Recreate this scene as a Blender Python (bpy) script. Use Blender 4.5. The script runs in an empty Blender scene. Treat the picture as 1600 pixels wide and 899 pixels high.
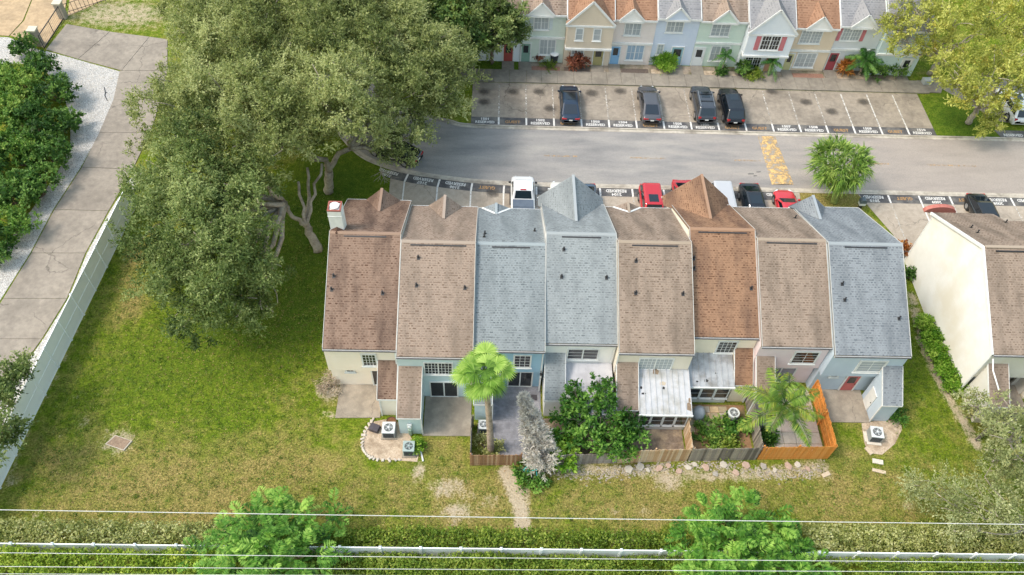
import bpy, math, random
import numpy as np
from mathutils import Vector, Matrix

sc = bpy.context.scene
COL = sc.collection
rng = random.Random(7)
NR = np.random.default_rng(7)
R = math.radians

# ------------------------------------------------------------------ camera
F_PX, PITCH, ROLL, YAW, CAM_H = 1257.8, 0.9159, 0.0555, -0.0450, 50.0
cy_, sy_ = math.cos(YAW), math.sin(YAW)
ct_, st_ = math.cos(PITCH), math.sin(PITCH)
right0 = Vector((cy_, sy_, 0)); flat = Vector((-sy_, cy_, 0)); upz = Vector((0, 0, 1))
fwd = flat * ct_ - upz * st_
up0 = flat * st_ + upz * ct_
c_, s_ = math.cos(ROLL), math.sin(ROLL)
right = right0 * c_ + up0 * s_
upv = up0 * c_ - right0 * s_
cam = bpy.data.cameras.new('camera')
cam.sensor_width = 36.0
cam.lens = 36.0 * F_PX / 1600.0
cam.clip_start = 0.5
cam.clip_end = 3000
camo = bpy.data.objects.new('camera', cam)
mw = Matrix.Identity(4)
for i, ax in enumerate((right, upv, -fwd)):
    for k in range(3):
        mw[k][i] = ax[k]
mw.translation = (0, 0, CAM_H)
camo.matrix_world = mw
COL.objects.link(camo)
sc.camera = camo

# ------------------------------------------------------------------ light
SUN_EL, SUN_AZ = R(55), R(262)          # azimuth measured clockwise from +Y: the sun stands to the left, a little behind the camera
world = bpy.data.worlds.new('World'); sc.world = world; world.use_nodes = True
wn = world.node_tree
sky = wn.nodes.new('ShaderNodeTexSky'); sky.sky_type = 'NISHITA'; sky.sun_disc = False
sky.sun_elevation = SUN_EL; sky.sun_rotation = SUN_AZ
sky.air_density = 2.5; sky.dust_density = 3.4; sky.ozone_density = 1.2
bg = wn.nodes['Background']; bg.inputs['Strength'].default_value = 0.15
wn.links.new(sky.outputs[0], bg.inputs['Color'])
sun = bpy.data.lights.new('sun', 'SUN'); sun.energy = 1.25; sun.angle = R(12); sun.color = (1.0, 0.93, 0.87)
suno = bpy.data.objects.new('sun', sun); COL.objects.link(suno)
sd = Vector((math.sin(SUN_AZ) * math.cos(SUN_EL), math.cos(SUN_AZ) * math.cos(SUN_EL), math.sin(SUN_EL)))
suno.rotation_euler = sd.to_track_quat('Z', 'Y').to_euler()
sc.view_settings.view_transform = 'Standard'
sc.view_settings.look = 'None'
sc.view_settings.gamma = 1
sc.view_settings.exposure = 0.96
sc.cycles.use_denoising = True
sc.cycles.max_bounces = 5
sc.cycles.transparent_max_bounces = 6

# ------------------------------------------------------------------ helpers
def ray(x, y):
    u, v = (x - 800) / F_PX, (449.5 - y) / F_PX
    return fwd + right * u + upv * v
def at(x, y, h=0.0):
    """photo pixel -> the point at height h that it shows"""
    d = ray(x, y); t = (h - CAM_H) / d.z
    return Vector((d.x * t, d.y * t, h))
def g2(x, y, h=0.0):
    p = at(x, y, h); return (p.x, p.y)

def lin(c):
    if isinstance(c, str):
        c = tuple(int(c[i:i + 2], 16) / 255 for i in (0, 2, 4))
        return tuple((v / 12.92 if v <= 0.04045 else ((v + 0.055) / 1.055) ** 2.4) for v in c)
    return c

MATS = {}
def node_mat(name):
    m = bpy.data.materials.new(name); m.use_nodes = True
    nt = m.node_tree; b = nt.nodes['Principled BSDF']
    return m, nt, b
def _noise(nt, scale, detail=4, rough=.6, vec=None):
    n = nt.nodes.new('ShaderNodeTexNoise'); n.inputs['Scale'].default_value = scale
    n.inputs['Detail'].default_value = detail; n.inputs['Roughness'].default_value = rough
    if vec is not None: nt.links.new(vec, n.inputs['Vector'])
    return n.outputs['Fac']
def _ramp(nt, fac, stops):
    r = nt.nodes.new('ShaderNodeValToRGB'); el = r.color_ramp.elements
    while len(el) > len(stops): el.remove(el[-1])
    while len(el) < len(stops): el.new(1)
    for e, (p, c) in zip(el, stops):
        e.position = p; e.color = (*lin(c), 1) if not isinstance(c, float) else (c, c, c, 1)
    nt.links.new(fac, r.inputs['Fac'])
    return r.outputs['Color']
def _mix(nt, fac, a, b, mode='MIX'):
    m = nt.nodes.new('ShaderNodeMix'); m.data_type = 'RGBA'; m.blend_type = mode
    for s, v in ((0, fac), (6, a), (7, b)):
        if hasattr(v, 'links') or hasattr(v, 'is_linked'): nt.links.new(v, m.inputs[s])
        elif s == 0: m.inputs[0].default_value = v
        else: m.inputs[s].default_value = (*lin(v), 1)
    return m.outputs[2]
def _coord(nt, scale=None):
    t = nt.nodes.new('ShaderNodeTexCoord')
    if scale is None: return t.outputs['Object']
    mp = nt.nodes.new('ShaderNodeMapping'); mp.inputs['Scale'].default_value = scale
    nt.links.new(t.outputs['Object'], mp.inputs['Vector'])
    return mp.outputs['Vector']
def _bump(nt, b, fac, strength, dist=.02):
    bp = nt.nodes.new('ShaderNodeBump'); bp.inputs['Strength'].default_value = strength
    bp.inputs['Distance'].default_value = dist
    nt.links.new(fac, bp.inputs['Height']); nt.links.new(bp.outputs['Normal'], b.inputs['Normal'])
def _attr(nt, name):
    a = nt.nodes.new('ShaderNodeAttribute'); a.attribute_name = name; return a.outputs['Fac']
def _math(nt, op, a, b=0.0):
    m = nt.nodes.new('ShaderNodeMath'); m.operation = op
    for i, v in enumerate((a, b)):
        if hasattr(v, 'is_linked'): nt.links.new(v, m.inputs[i])
        else: m.inputs[i].default_value = v
    return m.outputs[0]

def M(name, c, c2=None, scale=3.0, rough=.7, bump=0.0, fine=0.0, metal=0.0, spec=None, c3=None, s3=.35):
    """plain surface: two tones broken up by noise, a third blotchy tone at a larger scale, fine relief"""
    if name in MATS: return MATS[name]
    m, nt, b = node_mat(name); v = _coord(nt)
    col = None
    if c2 is None: b.inputs['Base Color'].default_value = (*lin(c), 1)
    else:
        n = _noise(nt, scale, 5, .65, v)
        col = _ramp(nt, n, [(.32, c), (.68, c2)])
        if c3 is not None:
            n3 = _noise(nt, s3, 5, .62, v)
            f = _ramp(nt, n3, [(.46, 0.0), (.66, 1.0)])
            col = _mix(nt, f, col, c3)
        if fine:
            n2 = _noise(nt, 38, 3, .7, v)
            col = _mix(nt, fine, col, _ramp(nt, n2, [(.3, 0.0), (.7, 1.0)]), 'OVERLAY')
        nt.links.new(col, b.inputs['Base Color'])
    if bump: _bump(nt, b, _noise(nt, scale * 6, 4, .6, v), bump, .02)
    b.inputs['Roughness'].default_value = rough; b.inputs['Metallic'].default_value = metal
    if spec is not None: b.inputs['Specular IOR Level'].default_value = spec
    MATS[name] = m; return m

def shingle_mat(name, light, dark, stain, stain_amt=.6):
    m, nt, b = node_mat(name); v = _coord(nt)
    a = _attr(nt, 'rnd')
    col = _ramp(nt, a, [(.0, dark), (.55, light), (1., light)])
    n = _noise(nt, 24, 3, .7, v)
    col = _mix(nt, .35, col, _ramp(nt, n, [(.25, 0.15), (.75, 0.85)]), 'OVERLAY')
    n3 = _noise(nt, .55, 5, .6, _coord(nt, (1.6, .45, .45)))
    f = _math(nt, 'MULTIPLY', _ramp(nt, n3, [(.42, 0.0), (.68, 1.0)]), stain_amt)
    col = _mix(nt, f, col, stain)
    nt.links.new(col, b.inputs['Base Color'])
    b.inputs['Roughness'].default_value = .95
    b.inputs['Specular IOR Level'].default_value = .2
    _bump(nt, b, n, .35, .01)
    MATS[name] = m; return m

def siding_mat(name, c, c2, lap=.2):
    m, nt, b = node_mat(name); v = _coord(nt)
    n = _noise(nt, 1.1, 5, .6, _coord(nt, (1, 1, .5)))
    nt.links.new(_ramp(nt, n, [(.35, c), (.75, c2)]), b.inputs['Base Color'])
    sx = nt.nodes.new('ShaderNodeSeparateXYZ'); nt.links.new(v, sx.inputs[0])
    fr = _math(nt, 'FRACT', _math(nt, 'DIVIDE', sx.outputs['Z'], lap))
    _bump(nt, b, fr, .55, .02)
    b.inputs['Roughness'].default_value = .6
    MATS[name] = m; return m

def concrete_mat(name, c, c2, stain, crack=.35, crack_scale=.32, stain_lo=.45):
    m, nt, b = node_mat(name); v = _coord(nt)
    n = _noise(nt, 2.2, 6, .65, v)
    col = _ramp(nt, n, [(.3, c), (.7, c2)])
    n3 = _noise(nt, .33, 6, .68, v)
    col = _mix(nt, _ramp(nt, n3, [(stain_lo, 0.0), (stain_lo + .27, .75)]), col, stain)
    nf = _noise(nt, 45, 2, .7, v)
    col = _mix(nt, .25, col, _ramp(nt, nf, [(.3, 0.1), (.7, 0.9)]), 'OVERLAY')
    if crack:
        vn = nt.nodes.new('ShaderNodeTexVoronoi'); vn.feature = 'DISTANCE_TO_EDGE'; vn.inputs['Scale'].default_value = crack_scale
        nn = nt.nodes.new('ShaderNodeTexNoise'); nn.inputs['Scale'].default_value = 1.4; nn.inputs['Detail'].default_value = 4
        nt.links.new(v, nn.inputs['Vector'])
        va = nt.nodes.new('ShaderNodeVectorMath'); va.operation = 'SCALE'; nt.links.new(nn.outputs['Color'], va.inputs[0]); va.inputs['Scale'].default_value = .9
        vb = nt.nodes.new('ShaderNodeVectorMath'); vb.operation = 'ADD'; nt.links.new(v, vb.inputs[0]); nt.links.new(va.outputs[0], vb.inputs[1])
        nt.links.new(vb.outputs[0], vn.inputs['Vector'])
        e = _ramp(nt, vn.outputs['Distance'], [(.002, 1.0), (.008, 0.0)])
        patch = _ramp(nt, _noise(nt, .25, 2, .5, v), [(.46, 0.0), (.56, 1.0)])
        e = _math(nt, 'MULTIPLY', _math(nt, 'MULTIPLY', e, patch), crack * 1.5)
        col = _mix(nt, e, col, '3c3732')
    nt.links.new(col, b.inputs['Base Color'])
    b.inputs['Roughness'].default_value = .88
    _bump(nt, b, nf, .25, .01)
    MATS[name] = m; return m

def worn_paint(name, c, keep=.5, scale=5.0):
    """road paint that has partly flaked away: clear where it is gone"""
    m, nt, b = node_mat(name); v = _coord(nt)
    b.inputs['Base Color'].default_value = (*lin(c), 1); b.inputs['Roughness'].default_value = .8
    n = _noise(nt, scale, 6, .7, v)
    f = _ramp(nt, n, [(max(0, keep - .08), 0.0), (keep + .08, 1.0)])
    nt.links.new(f, b.inputs['Alpha'])
    MATS[name] = m; return m
def stain_mat(name, c, top=.6, scale=1.6):
    m, nt, b = node_mat(name); b.inputs['Base Color'].default_value = (*lin(c), 1); b.inputs['Roughness'].default_value = .7
    t = nt.nodes.new('ShaderNodeTexCoord'); g = nt.nodes.new('ShaderNodeTexGradient'); g.gradient_type = 'SPHERICAL'; nt.links.new(t.outputs['Object'], g.inputs['Vector'])
    f = _math(nt, 'MULTIPLY', _ramp(nt, _math(nt, 'ADD', g.outputs['Fac'], _math(nt, 'MULTIPLY', _math(nt, 'SUBTRACT', _noise(nt, 2.5, 4, .6), .5), .7)), [(.3, 0.0), (.75, 1.0)]), top)
    nt.links.new(f, b.inputs['Alpha']); MATS[name] = m; return m

def leaf_mat(name, dark, mid, light, transl=.3, clump=.35, yellow=None):
    m, nt, b = node_mat(name); v = _coord(nt)
    a = _attr(nt, 'rnd')
    n = _noise(nt, clump, 3, .6, v)
    f = _math(nt, 'ADD', _math(nt, 'MULTIPLY', a, .7), _math(nt, 'MULTIPLY', _math(nt, 'SUBTRACT', n, .35), 1.0))
    col = _ramp(nt, f, [(.1, dark), (.45, mid), (.9, light)])
    if yellow is not None:
        n2 = _noise(nt, clump * 2.3, 3, .6, v)
        col = _mix(nt, _ramp(nt, n2, [(.55, 0.0), (.72, .8)]), col, yellow)
    nt.links.new(col, b.inputs['Base Color'])
    b.inputs['Roughness'].default_value = .55
    b.inputs['Specular IOR Level'].default_value = .3
    t = nt.nodes.new('ShaderNodeBsdfTranslucent'); nt.links.new(col, t.inputs['Color'])
    mx = nt.nodes.new('ShaderNodeMixShader'); mx.inputs[0].default_value = transl
    nt.links.new(b.outputs[0], mx.inputs[1]); nt.links.new(t.outputs[0], mx.inputs[2])
    nt.links.new(mx.outputs[0], nt.nodes['Material Output'].inputs['Surface'])
    MATS[name] = m; return m

def glass_mat(name, c='1d2226', rough=.08):
    if name in MATS: return MATS[name]
    m, nt, b = node_mat(name)
    b.inputs['Base Color'].default_value = (*lin(c), 1); b.inputs['Roughness'].default_value = rough
    b.inputs['Specular IOR Level'].default_value = .9
    MATS[name] = m; return m

def tag(o, label=None, cat=None, group=None, kind=None):
    if label: o['label'] = label
    if cat: o['category'] = cat
    if group: o['group'] = group
    if kind: o['kind'] = kind
    return o
def thing(name, label, cat, loc=(0, 0, 0), group=None, rz=0.0):
    o = bpy.data.objects.new(name, None); COL.objects.link(o); o.empty_display_size = .3
    o.location = loc; o.rotation_euler = (0, 0, rz)
    return tag(o, label, cat, group)
def org(o):
    if o is None: return Vector((0, 0, 0))
    while o.parent is not None: o = o.parent
    return Vector(o.location)
def copy_tree(o, parent=None):
    c = o.copy(); COL.objects.link(c); c.parent = parent
    for ch in KIDS.get(o.name, []):
        copy_tree(ch, c)
    return c
KIDS = {}
def put(o, parent):
    COL.objects.link(o)
    if parent is not None:
        o.parent = parent; KIDS.setdefault(parent.name, []).append(o)
    return o

class MB:
    def __init__(s): s.v = []; s.f = []; s.m = []; s.a = []
    def add(s, vs, fs, mi=0, a=.5):
        k = len(s.v); s.v.extend([tuple(p) for p in vs])
        for f in fs: s.f.append([i + k for i in f]); s.m.append(mi); s.a.append(a)
        return s
    def box(s, x0, x1, y0, y1, z0, z1, mi=0):
        vs = [(x, y, z) for z in (z0, z1) for x, y in ((x0, y0), (x1, y0), (x1, y1), (x0, y1))]
        return s.add(vs, [(3, 2, 1, 0), (4, 5, 6, 7), (0, 1, 5, 4), (1, 2, 6, 5), (2, 3, 7, 6), (3, 0, 4, 7)], mi)
    def prism(s, poly, d, mi=0):
        n = len(poly); d = Vector(d); P = [Vector(p) for p in poly]
        vs = P + [p + d for p in P]
        fs = [tuple(range(n))[::-1], tuple(range(n, 2 * n))] + [(i, (i + 1) % n, n + (i + 1) % n, n + i) for i in range(n)]
        return s.add(vs, fs, mi)
    def slab(s, pts2, z0, z1, mi=0):
        return s.prism([(x, y, z0) for x, y in pts2], (0, 0, z1 - z0), mi)
    def obox(s, c, ux, uy, uz, hx, hy, hz, mi=0):
        c = Vector(c); ux, uy, uz = (Vector(u).normalized() for u in (ux, uy, uz))
        vs = [c + ux * a * hx + uy * b_ * hy + uz * e * hz for e in (-1, 1) for a, b_ in ((-1, -1), (1, -1), (1, 1), (-1, 1))]
        return s.add(vs, [(3, 2, 1, 0), (4, 5, 6, 7), (0, 1, 5, 4), (1, 2, 6, 5), (2, 3, 7, 6), (3, 0, 4, 7)], mi)
    def bar(s, p0, p1, w, h=None, mi=0):
        p0, p1 = Vector(p0), Vector(p1); d = p1 - p0; h = h or w
        u = d.cross(Vector((0, 0, 1)))
        if u.length < 1e-4: u = Vector((1, 0, 0))
        return s.obox((p0 + p1) / 2, d, u, d.cross(u), d.length / 2, w / 2, h / 2, mi)
    def tube(s, pts, rad, n=7, mi=0, cap=True):
        pts = [Vector(p) for p in pts]
        if not hasattr(rad, '__len__'): rad = [rad] * len(pts)
        vs = []; fs = []
        for i, p in enumerate(pts):
            d = (pts[min(i + 1, len(pts) - 1)] - pts[max(i - 1, 0)]).normalized()
            u = d.cross(Vector((0, 0, 1)) if abs(d.z) < .95 else Vector((1, 0, 0))).normalized(); w = d.cross(u)
            for k in range(n):
                a = 2 * math.pi * k / n; vs.append(p + (u * math.cos(a) + w * math.sin(a)) * rad[i])
        for i in range(len(pts) - 1):
            for k in range(n):
                fs.append((i * n + k, i * n + (k + 1) % n, (i + 1) * n + (k + 1) % n, (i + 1) * n + k))
        if cap: fs += [tuple(range(n))[::-1], tuple(range((len(pts) - 1) * n, len(pts) * n))]
        return s.add(vs, fs, mi)
    def disc(s, c, r, h, n=16, mi=0, r1=None):
        r1 = r if r1 is None else r1
        return s.tube([c, (c[0], c[1], c[2] + h)], [r, r1], n, mi)
    def ring(s, c, r, t, n=20, k=5, axis=(0, 0, 1), mi=0):
        ax = Vector(axis).normalized(); u = ax.cross(Vector((0, 0, 1)) if abs(ax.z) < .9 else Vector((1, 0, 0))).normalized(); w = ax.cross(u); c = Vector(c)
        vs = []; fs = []
        for i in range(n):
            a = 2 * math.pi * i / n; d = u * math.cos(a) + w * math.sin(a)
            for j in range(k):
                b_ = 2 * math.pi * j / k; vs.append(c + d * (r + t * math.cos(b_)) + ax * t * math.sin(b_))
        for i in range(n):
            for j in range(k):
                fs.append((i * k + j, ((i + 1) % n) * k + j, ((i + 1) % n) * k + (j + 1) % k, i * k + (j + 1) % k))
        return s.add(vs, fs, mi)
    def build(s, name, mats, parent=None, smooth=False, bevel=0.0, loc=None, attr=False):
        o0 = org(parent) if parent is not None else (Vector(loc) if loc is not None else Vector((0, 0, 0)))
        me = bpy.data.meshes.new(name)
        me.from_pydata([(x - o0.x, y - o0.y, z - o0.z) for x, y, z in s.v], [], s.f)
        if not isinstance(mats, (list, tuple)): mats = [mats]
        for m in mats: me.materials.append(m)
        if len(mats) > 1: me.polygons.foreach_set('material_index', s.m)
        if smooth: me.polygons.foreach_set('use_smooth', [True] * len(s.f))
        if attr:
            at_ = me.attributes.new('rnd', 'FLOAT', 'FACE'); at_.data.foreach_set('value', s.a)
        me.update()
        o = bpy.data.objects.new(name, me)
        if parent is None: o.location = o0
        put(o, parent)
        if bevel:
            b = o.modifiers.new('bevel', 'BEVEL'); b.width = bevel; b.segments = 2; b.limit_method = 'ANGLE'
        return o

def quads_obj(name, verts, rnd, mat, parent=None, loc=None, nv=4):
    """numpy (N,nv,3) -> one mesh of N faces with a face attribute rnd"""
    o0 = org(parent) if parent is not None else Vector(loc or (0, 0, 0))
    n = len(verts)
    co = (verts.reshape(-1, 3) - np.array(o0)).astype(np.float32)
    me = bpy.data.meshes.new(name)
    me.vertices.add(n * nv); me.vertices.foreach_set('co', co.ravel())
    me.loops.add(n * nv); me.loops.foreach_set('vertex_index', np.arange(n * nv, dtype=np.int32))
    me.polygons.add(n); me.polygons.foreach_set('loop_start', np.arange(0, n * nv, nv, dtype=np.int32))
    me.update(calc_edges=True)
    me.materials.append(mat)
    a = me.attributes.new('rnd', 'FLOAT', 'FACE'); a.data.foreach_set('value', np.asarray(rnd, np.float32))
    o = bpy.data.objects.new(name, me)
    if parent is None: o.location = o0
    return put(o, parent)

def text_obj(body, size, mat, loc, rz, name, parent=None, z=None, squash=1.0):
    cu = bpy.data.curves.new(name, 'FONT'); cu.body = body; cu.size = size; cu.align_x = 'CENTER'; cu.align_y = 'CENTER'
    cu.offset = .012; cu.resolution_u = 2
    t = bpy.data.objects.new(name, cu); COL.objects.link(t)
    dg = bpy.context.evaluated_depsgraph_get()
    me = bpy.data.meshes.new_from_object(t.evaluated_get(dg))
    COL.objects.unlink(t); bpy.data.objects.remove(t)
    me.materials.clear(); me.materials.append(mat)
    o = bpy.data.objects.new(name, me); o.location = Vector(loc) - org(parent); o.rotation_euler = (0, 0, rz); o.scale = (squash, 1, 1)
    return put(o, parent)
# ================================================================== SETTING
def struct(mb, name, mat, parent=None, **k):
    o = mb.build(name, mat, parent, **k)
    if parent is None: o['kind'] = 'structure'
    return o

# ---- lawn and land, one sheet to the horizon
def ground():
    xs = np.concatenate([[-1500, -700, -300, -150, -90, -60, -48], np.arange(-42, 46, .3), [50, 56, 64, 80, 110, 160, 300, 700, 1500]])
    ys = np.concatenate([[-900, -300, -100, -30, 0, 8], np.arange(13, 52, .3), np.arange(52, 76, .8), [80, 90, 110, 150, 250, 500, 1000, 2000]])
    X, Y = np.meshgrid(xs, ys); Z = np.zeros_like(X)
    soil = np.zeros_like(X); lush = np.zeros_like(X); dry = np.zeros_like(X)
    def blob(a, px, py, r, w=1.0, asp=1.0):
        c = at(px, py); d = np.sqrt(((X - c.x) / asp) ** 2 + (Y - c.y) ** 2)
        np.maximum(a, w * np.clip(1.35 - d / r, 0, 1), out=a)
    def trail(a, pts, r, w=1.0):
        for (x0, y0), (x1, y1) in zip(pts, pts[1:]):
            for t in np.linspace(0, 1, 7): blob(a, x0 + (x1 - x0) * t, y0 + (y1 - y0) * t, r, w)
    trail(soil, [(790, 738), (803, 765), (812, 790), (817, 820)], .6, 1.25)
    blob(soil, 812, 772, .9, .9); blob(soil, 800, 745, .8, .8, 1.4)
    for q in [(700, 763, .9, .8, 1.6), (715, 800, .8, .8, 1.8), (765, 782, .6, .6, 1.5), (735, 775, .6, .5, 1), (655, 735, .8, .8, .8), (648, 752, .5, .6, .6), (640, 770, .5, .5, .7), (712, 820, .5, .5, 1),
              (185, 690, 1.2, .7, 1.2), (130, 660, .6, .5, 1.), (120, 620, .5, .5, .6), (95, 680, .5, .4, .6), (60, 810, .6, .5, 1.2), (20, 750, .5, .6, 1.2), (515, 610, 1.2, .9, .8), (520, 650, .4, .7, .8), (508, 646, .35, .7, .8),
              (1045, 752, .9, .85, 1.4), (960, 800, .4, .6, 1), (1010, 800, .5, .5, 1), (975, 845, .7, .7, 1.5), (900, 735, .9, .7, 2.4), (1280, 740, .8, .6, 1.5), (1420, 790, .4, .5, 2), (1375, 735, .5, .4, 1),
              (1180, 745, .5, .5, 1), (190, 22, 3.2, .75, 2.2), (150, 30, 2, .6, 2), (255, 845, .5, .5, 2), (170, 845, .5, .4, 2)]: blob(soil, *q)
    trail(soil, [(1424, 462), (1440, 530), (1452, 560), (1470, 600), (1500, 650), (1527, 697)], .5, .95)
    trail(soil, [(205, 340), (150, 440), (100, 560), (55, 650), (15, 745)], .35, .55)
    trail(soil, [(858, 728), (960, 735), (1080, 742), (1180, 742), (1285, 728)], .62, .8)
    for q in [(440, 420, 6, 1, 1), (470, 480, 4.5, 1, .8), (530, 290, 4, 1, 1), (480, 340, 5, 1, 1), (400, 500, 4.5, .8, 1.4), (330, 560, 3, .5, 2), (1500, 190, 4, 1, 1), (780, 95, 3, 1, 1), (1440, 560, 3, .5, 1), (250, 580, 4, .4, 1), (350, 640, 3, .3, 1)]: blob(lush, *q)
    for q in [(250, 770, 4, .8, 2), (330, 800, 3, .9, 1.5), (420, 740, 3, .7, 2), (200, 470, 2.4, .8, .6), (215, 400, 2, .9, .5), (740, 790, 3, .7, 2), (700, 720, 2, .6, 1.5), (1000, 780, 3, .7, 2), (1330, 770, 3, .7, 2), (1120, 780, 3, .5, 1.5), (1290, 303, 4, .7, 1.4), (120, 730, 2.5, .5, 2), (560, 770, 3, .4, 2)]: blob(dry, *q)
    n = X.size
    me = bpy.data.meshes.new('ground'); nx = len(xs)
    idx = np.arange(n).reshape(X.shape)
    q = np.stack([idx[:-1, :-1], idx[:-1, 1:], idx[1:, 1:], idx[1:, :-1]], -1).reshape(-1, 4)
    me.vertices.add(n); me.vertices.foreach_set('co', np.stack([X, Y, Z], -1).astype(np.float32).ravel())
    me.loops.add(q.size); me.loops.foreach_set('vertex_index', q.ravel().astype(np.int32))
    me.polygons.add(len(q)); me.polygons.foreach_set('loop_start', np.arange(0, q.size, 4, dtype=np.int32))
    me.update(calc_edges=True)
    for nm, arr in (('soil', soil), ('lush', lush), ('dry', dry)):
        a_ = me.attributes.new(nm, 'FLOAT', 'POINT'); a_.data.foreach_set('value', arr.astype(np.float32).ravel())
    m, nt, b = node_mat('lawn'); v = _coord(nt)
    n1 = _noise(nt, .62, 8, .74, v); n2 = _noise(nt, 1.7, 8, .78, v); n3 = _noise(nt, 8, 6, .8, v)
    grass = _ramp(nt, n2, [(.3, '38490f'), (.47, '586b19'), (.6, '717d26'), (.75, '8a8c3c')])
    dryf = _math(nt, 'ADD', _math(nt, 'MULTIPLY', _attr(nt, 'dry'), .22), _math(nt, 'ADD', _math(nt, 'MULTIPLY', n1, .75), _math(nt, 'MULTIPLY', n2, .3)))
    lf = _attr(nt, 'lush')
    dryf = _math(nt, 'SUBTRACT', dryf, _math(nt, 'MULTIPLY', lf, .25))
    grass = _mix(nt, _ramp(nt, dryf, [(.49, 0.0), (.72, .85)]), grass, _ramp(nt, n3, [(.3, '75683a'), (.7, '9a8858')]))
    grass = _mix(nt, _math(nt, 'MULTIPLY', lf, .6), grass, '35541a')
    grass = _mix(nt, .85, grass, _ramp(nt, n3, [(.32, 0.05), (.68, 0.95)]), 'OVERLAY')
    sf = _math(nt, 'ADD', _attr(nt, 'soil'), _math(nt, 'MULTIPLY', _math(nt, 'SUBTRACT', n2, .5), 2.4))
    sf = _math(nt, 'ADD', sf, _math(nt, 'MULTIPLY', _math(nt, 'SUBTRACT', n3, .5), 1.6))
    earth = _ramp(nt, n3, [(.3, '8f8069'), (.6, 'b8aa94'), (.8, 'd0c5b4')])
    nt.links.new(_mix(nt, _ramp(nt, sf, [(.4, 0.0), (.95, .95)]), grass, earth), b.inputs['Base Color'])
    b.inputs['Roughness'].default_value = .95; b.inputs['Specular IOR Level'].default_value = .1
    _bump(nt, b, _math(nt, 'ADD', n3, n2), .9, .06)
    me.materials.append(m)
    o = bpy.data.objects.new('ground', me); put(o, None); o['kind'] = 'structure'
    return X, Y, soil
GX, GY, GS = ground()

# ---- sheets laid along polylines
def offset(poly, d):
    out = []
    for i, p in enumerate(poly):
        a = Vector(poly[max(i - 1, 0)]); c = Vector(poly[min(i + 1, len(poly) - 1)]); t = (c - a).normalized()
        out.append((p[0] - t.y * d, p[1] + t.x * d))
    return out
def ribbon(mb, poly, d0, d1, z0, z1=None, mi=0):
    a, c = offset(poly, d0), offset(poly, d1)
    for i in range(len(poly) - 1):
        q = [a[i], a[i + 1], c[i + 1], c[i]]
        if z1 is None: mb.add([(x, y, z0) for x, y in q], [(0, 1, 2, 3)], mi)
        else: mb.slab(q, z0, z1, mi)
    return mb
def smooth_poly(pts, k=5):
    P = [Vector((p[0], p[1])) for p in pts]; out = []
    for i in range(len(P) - 1):
        p0, p1, p2, p3 = P[max(i - 1, 0)], P[i], P[i + 1], P[min(i + 2, len(P) - 1)]
        for j in range(k):
            t = j / k
            out.append(tuple(.5 * (2 * p1 + (p2 - p0) * t + (2 * p0 - 5 * p1 + 4 * p2 - p3) * t * t + (3 * p1 - p0 - 3 * p2 + p3) * t ** 3)))
    out.append(tuple(P[-1])); return out

asphalt = M('asphalt', '7b7977', '92908d', 1.3, .9, .3, .3, c3='6c6b6b', s3=.12)
def asphalt_mat():
    m, nt, b = node_mat('aged_asphalt'); v = _coord(nt)
    n = _noise(nt, .5, 6, .62, _coord(nt, (.35, 1.6, 1)))
    col = _ramp(nt, n, [(.28, '757473'), (.5, '888582'), (.75, '9a968f')])
    sx = nt.nodes.new('ShaderNodeSeparateXYZ'); nt.links.new(v, sx.inputs[0])
    f = _ramp(nt, _math(nt, 'ADD', _math(nt, 'MULTIPLY', sx.outputs['X'], .02), _math(nt, 'MULTIPLY', n, .5)), [(.55, 0.0), (1.1, 1.0)])
    col = _mix(nt, _math(nt, 'MULTIPLY', f, .45), col, '9d8f82')
    nf = _noise(nt, 30, 3, .75, v)
    col = _mix(nt, .45, col, _ramp(nt, nf, [(.25, 0.0), (.75, 1.0)]), 'OVERLAY')
    nt.links.new(col, b.inputs['Base Color']); b.inputs['Roughness'].default_value = .9
    _bump(nt, b, nf, .3, .015)
    return m
asphalt = asphalt_mat()
conc_lot = concrete_mat('lot_concrete', '81786c', '9b9183', '5c554d', .5, .22)
conc_pale = concrete_mat('pale_concrete', '93897b', 'aba092', '776d62', .3, .2, .52)
conc_walk = concrete_mat('walk_concrete', '7b746a', '918a7e', '5c5750', .0, .3)
conc_drive = concrete_mat('drive_concrete', '7f776d', '978e82', '665f57', .38, .17)
conc_patio = concrete_mat('patio_concrete', '8c8376', 'a89d8d', '6e665b', .4, .5, .42)
conc_patio_dark = concrete_mat('patio_concrete_stained', '938b7e', 'aba294', '6a635a', .0, .5, .36)
kerb_m = M('kerb_concrete', '9f978b', 'bcb4a6', 2.5, .85, .2, .2, c3='7d766b', s3=.5)
black_band = M('black_band_paint', '3e3d3e', '525153', 3, .8, .1, .25, c3='6f6c67', s3=.8)
white_p = worn_paint('white_road_paint', 'd2d0cb', .38, 9)
white_mid = worn_paint('half_worn_white_paint', 'c6c4be', .46, 6)
white_faint = worn_paint('faded_white_paint', 'c9c5bd', .53, 7)
yellow_p = worn_paint('guest_yellow_paint', 'ab8555', .42, 9)
hump_p = worn_paint('hump_yellow_paint', 'c8a66e', .49, 2.2)
centre_p = worn_paint('centre_line_paint', 'b0936c', .53, 4)

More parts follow.
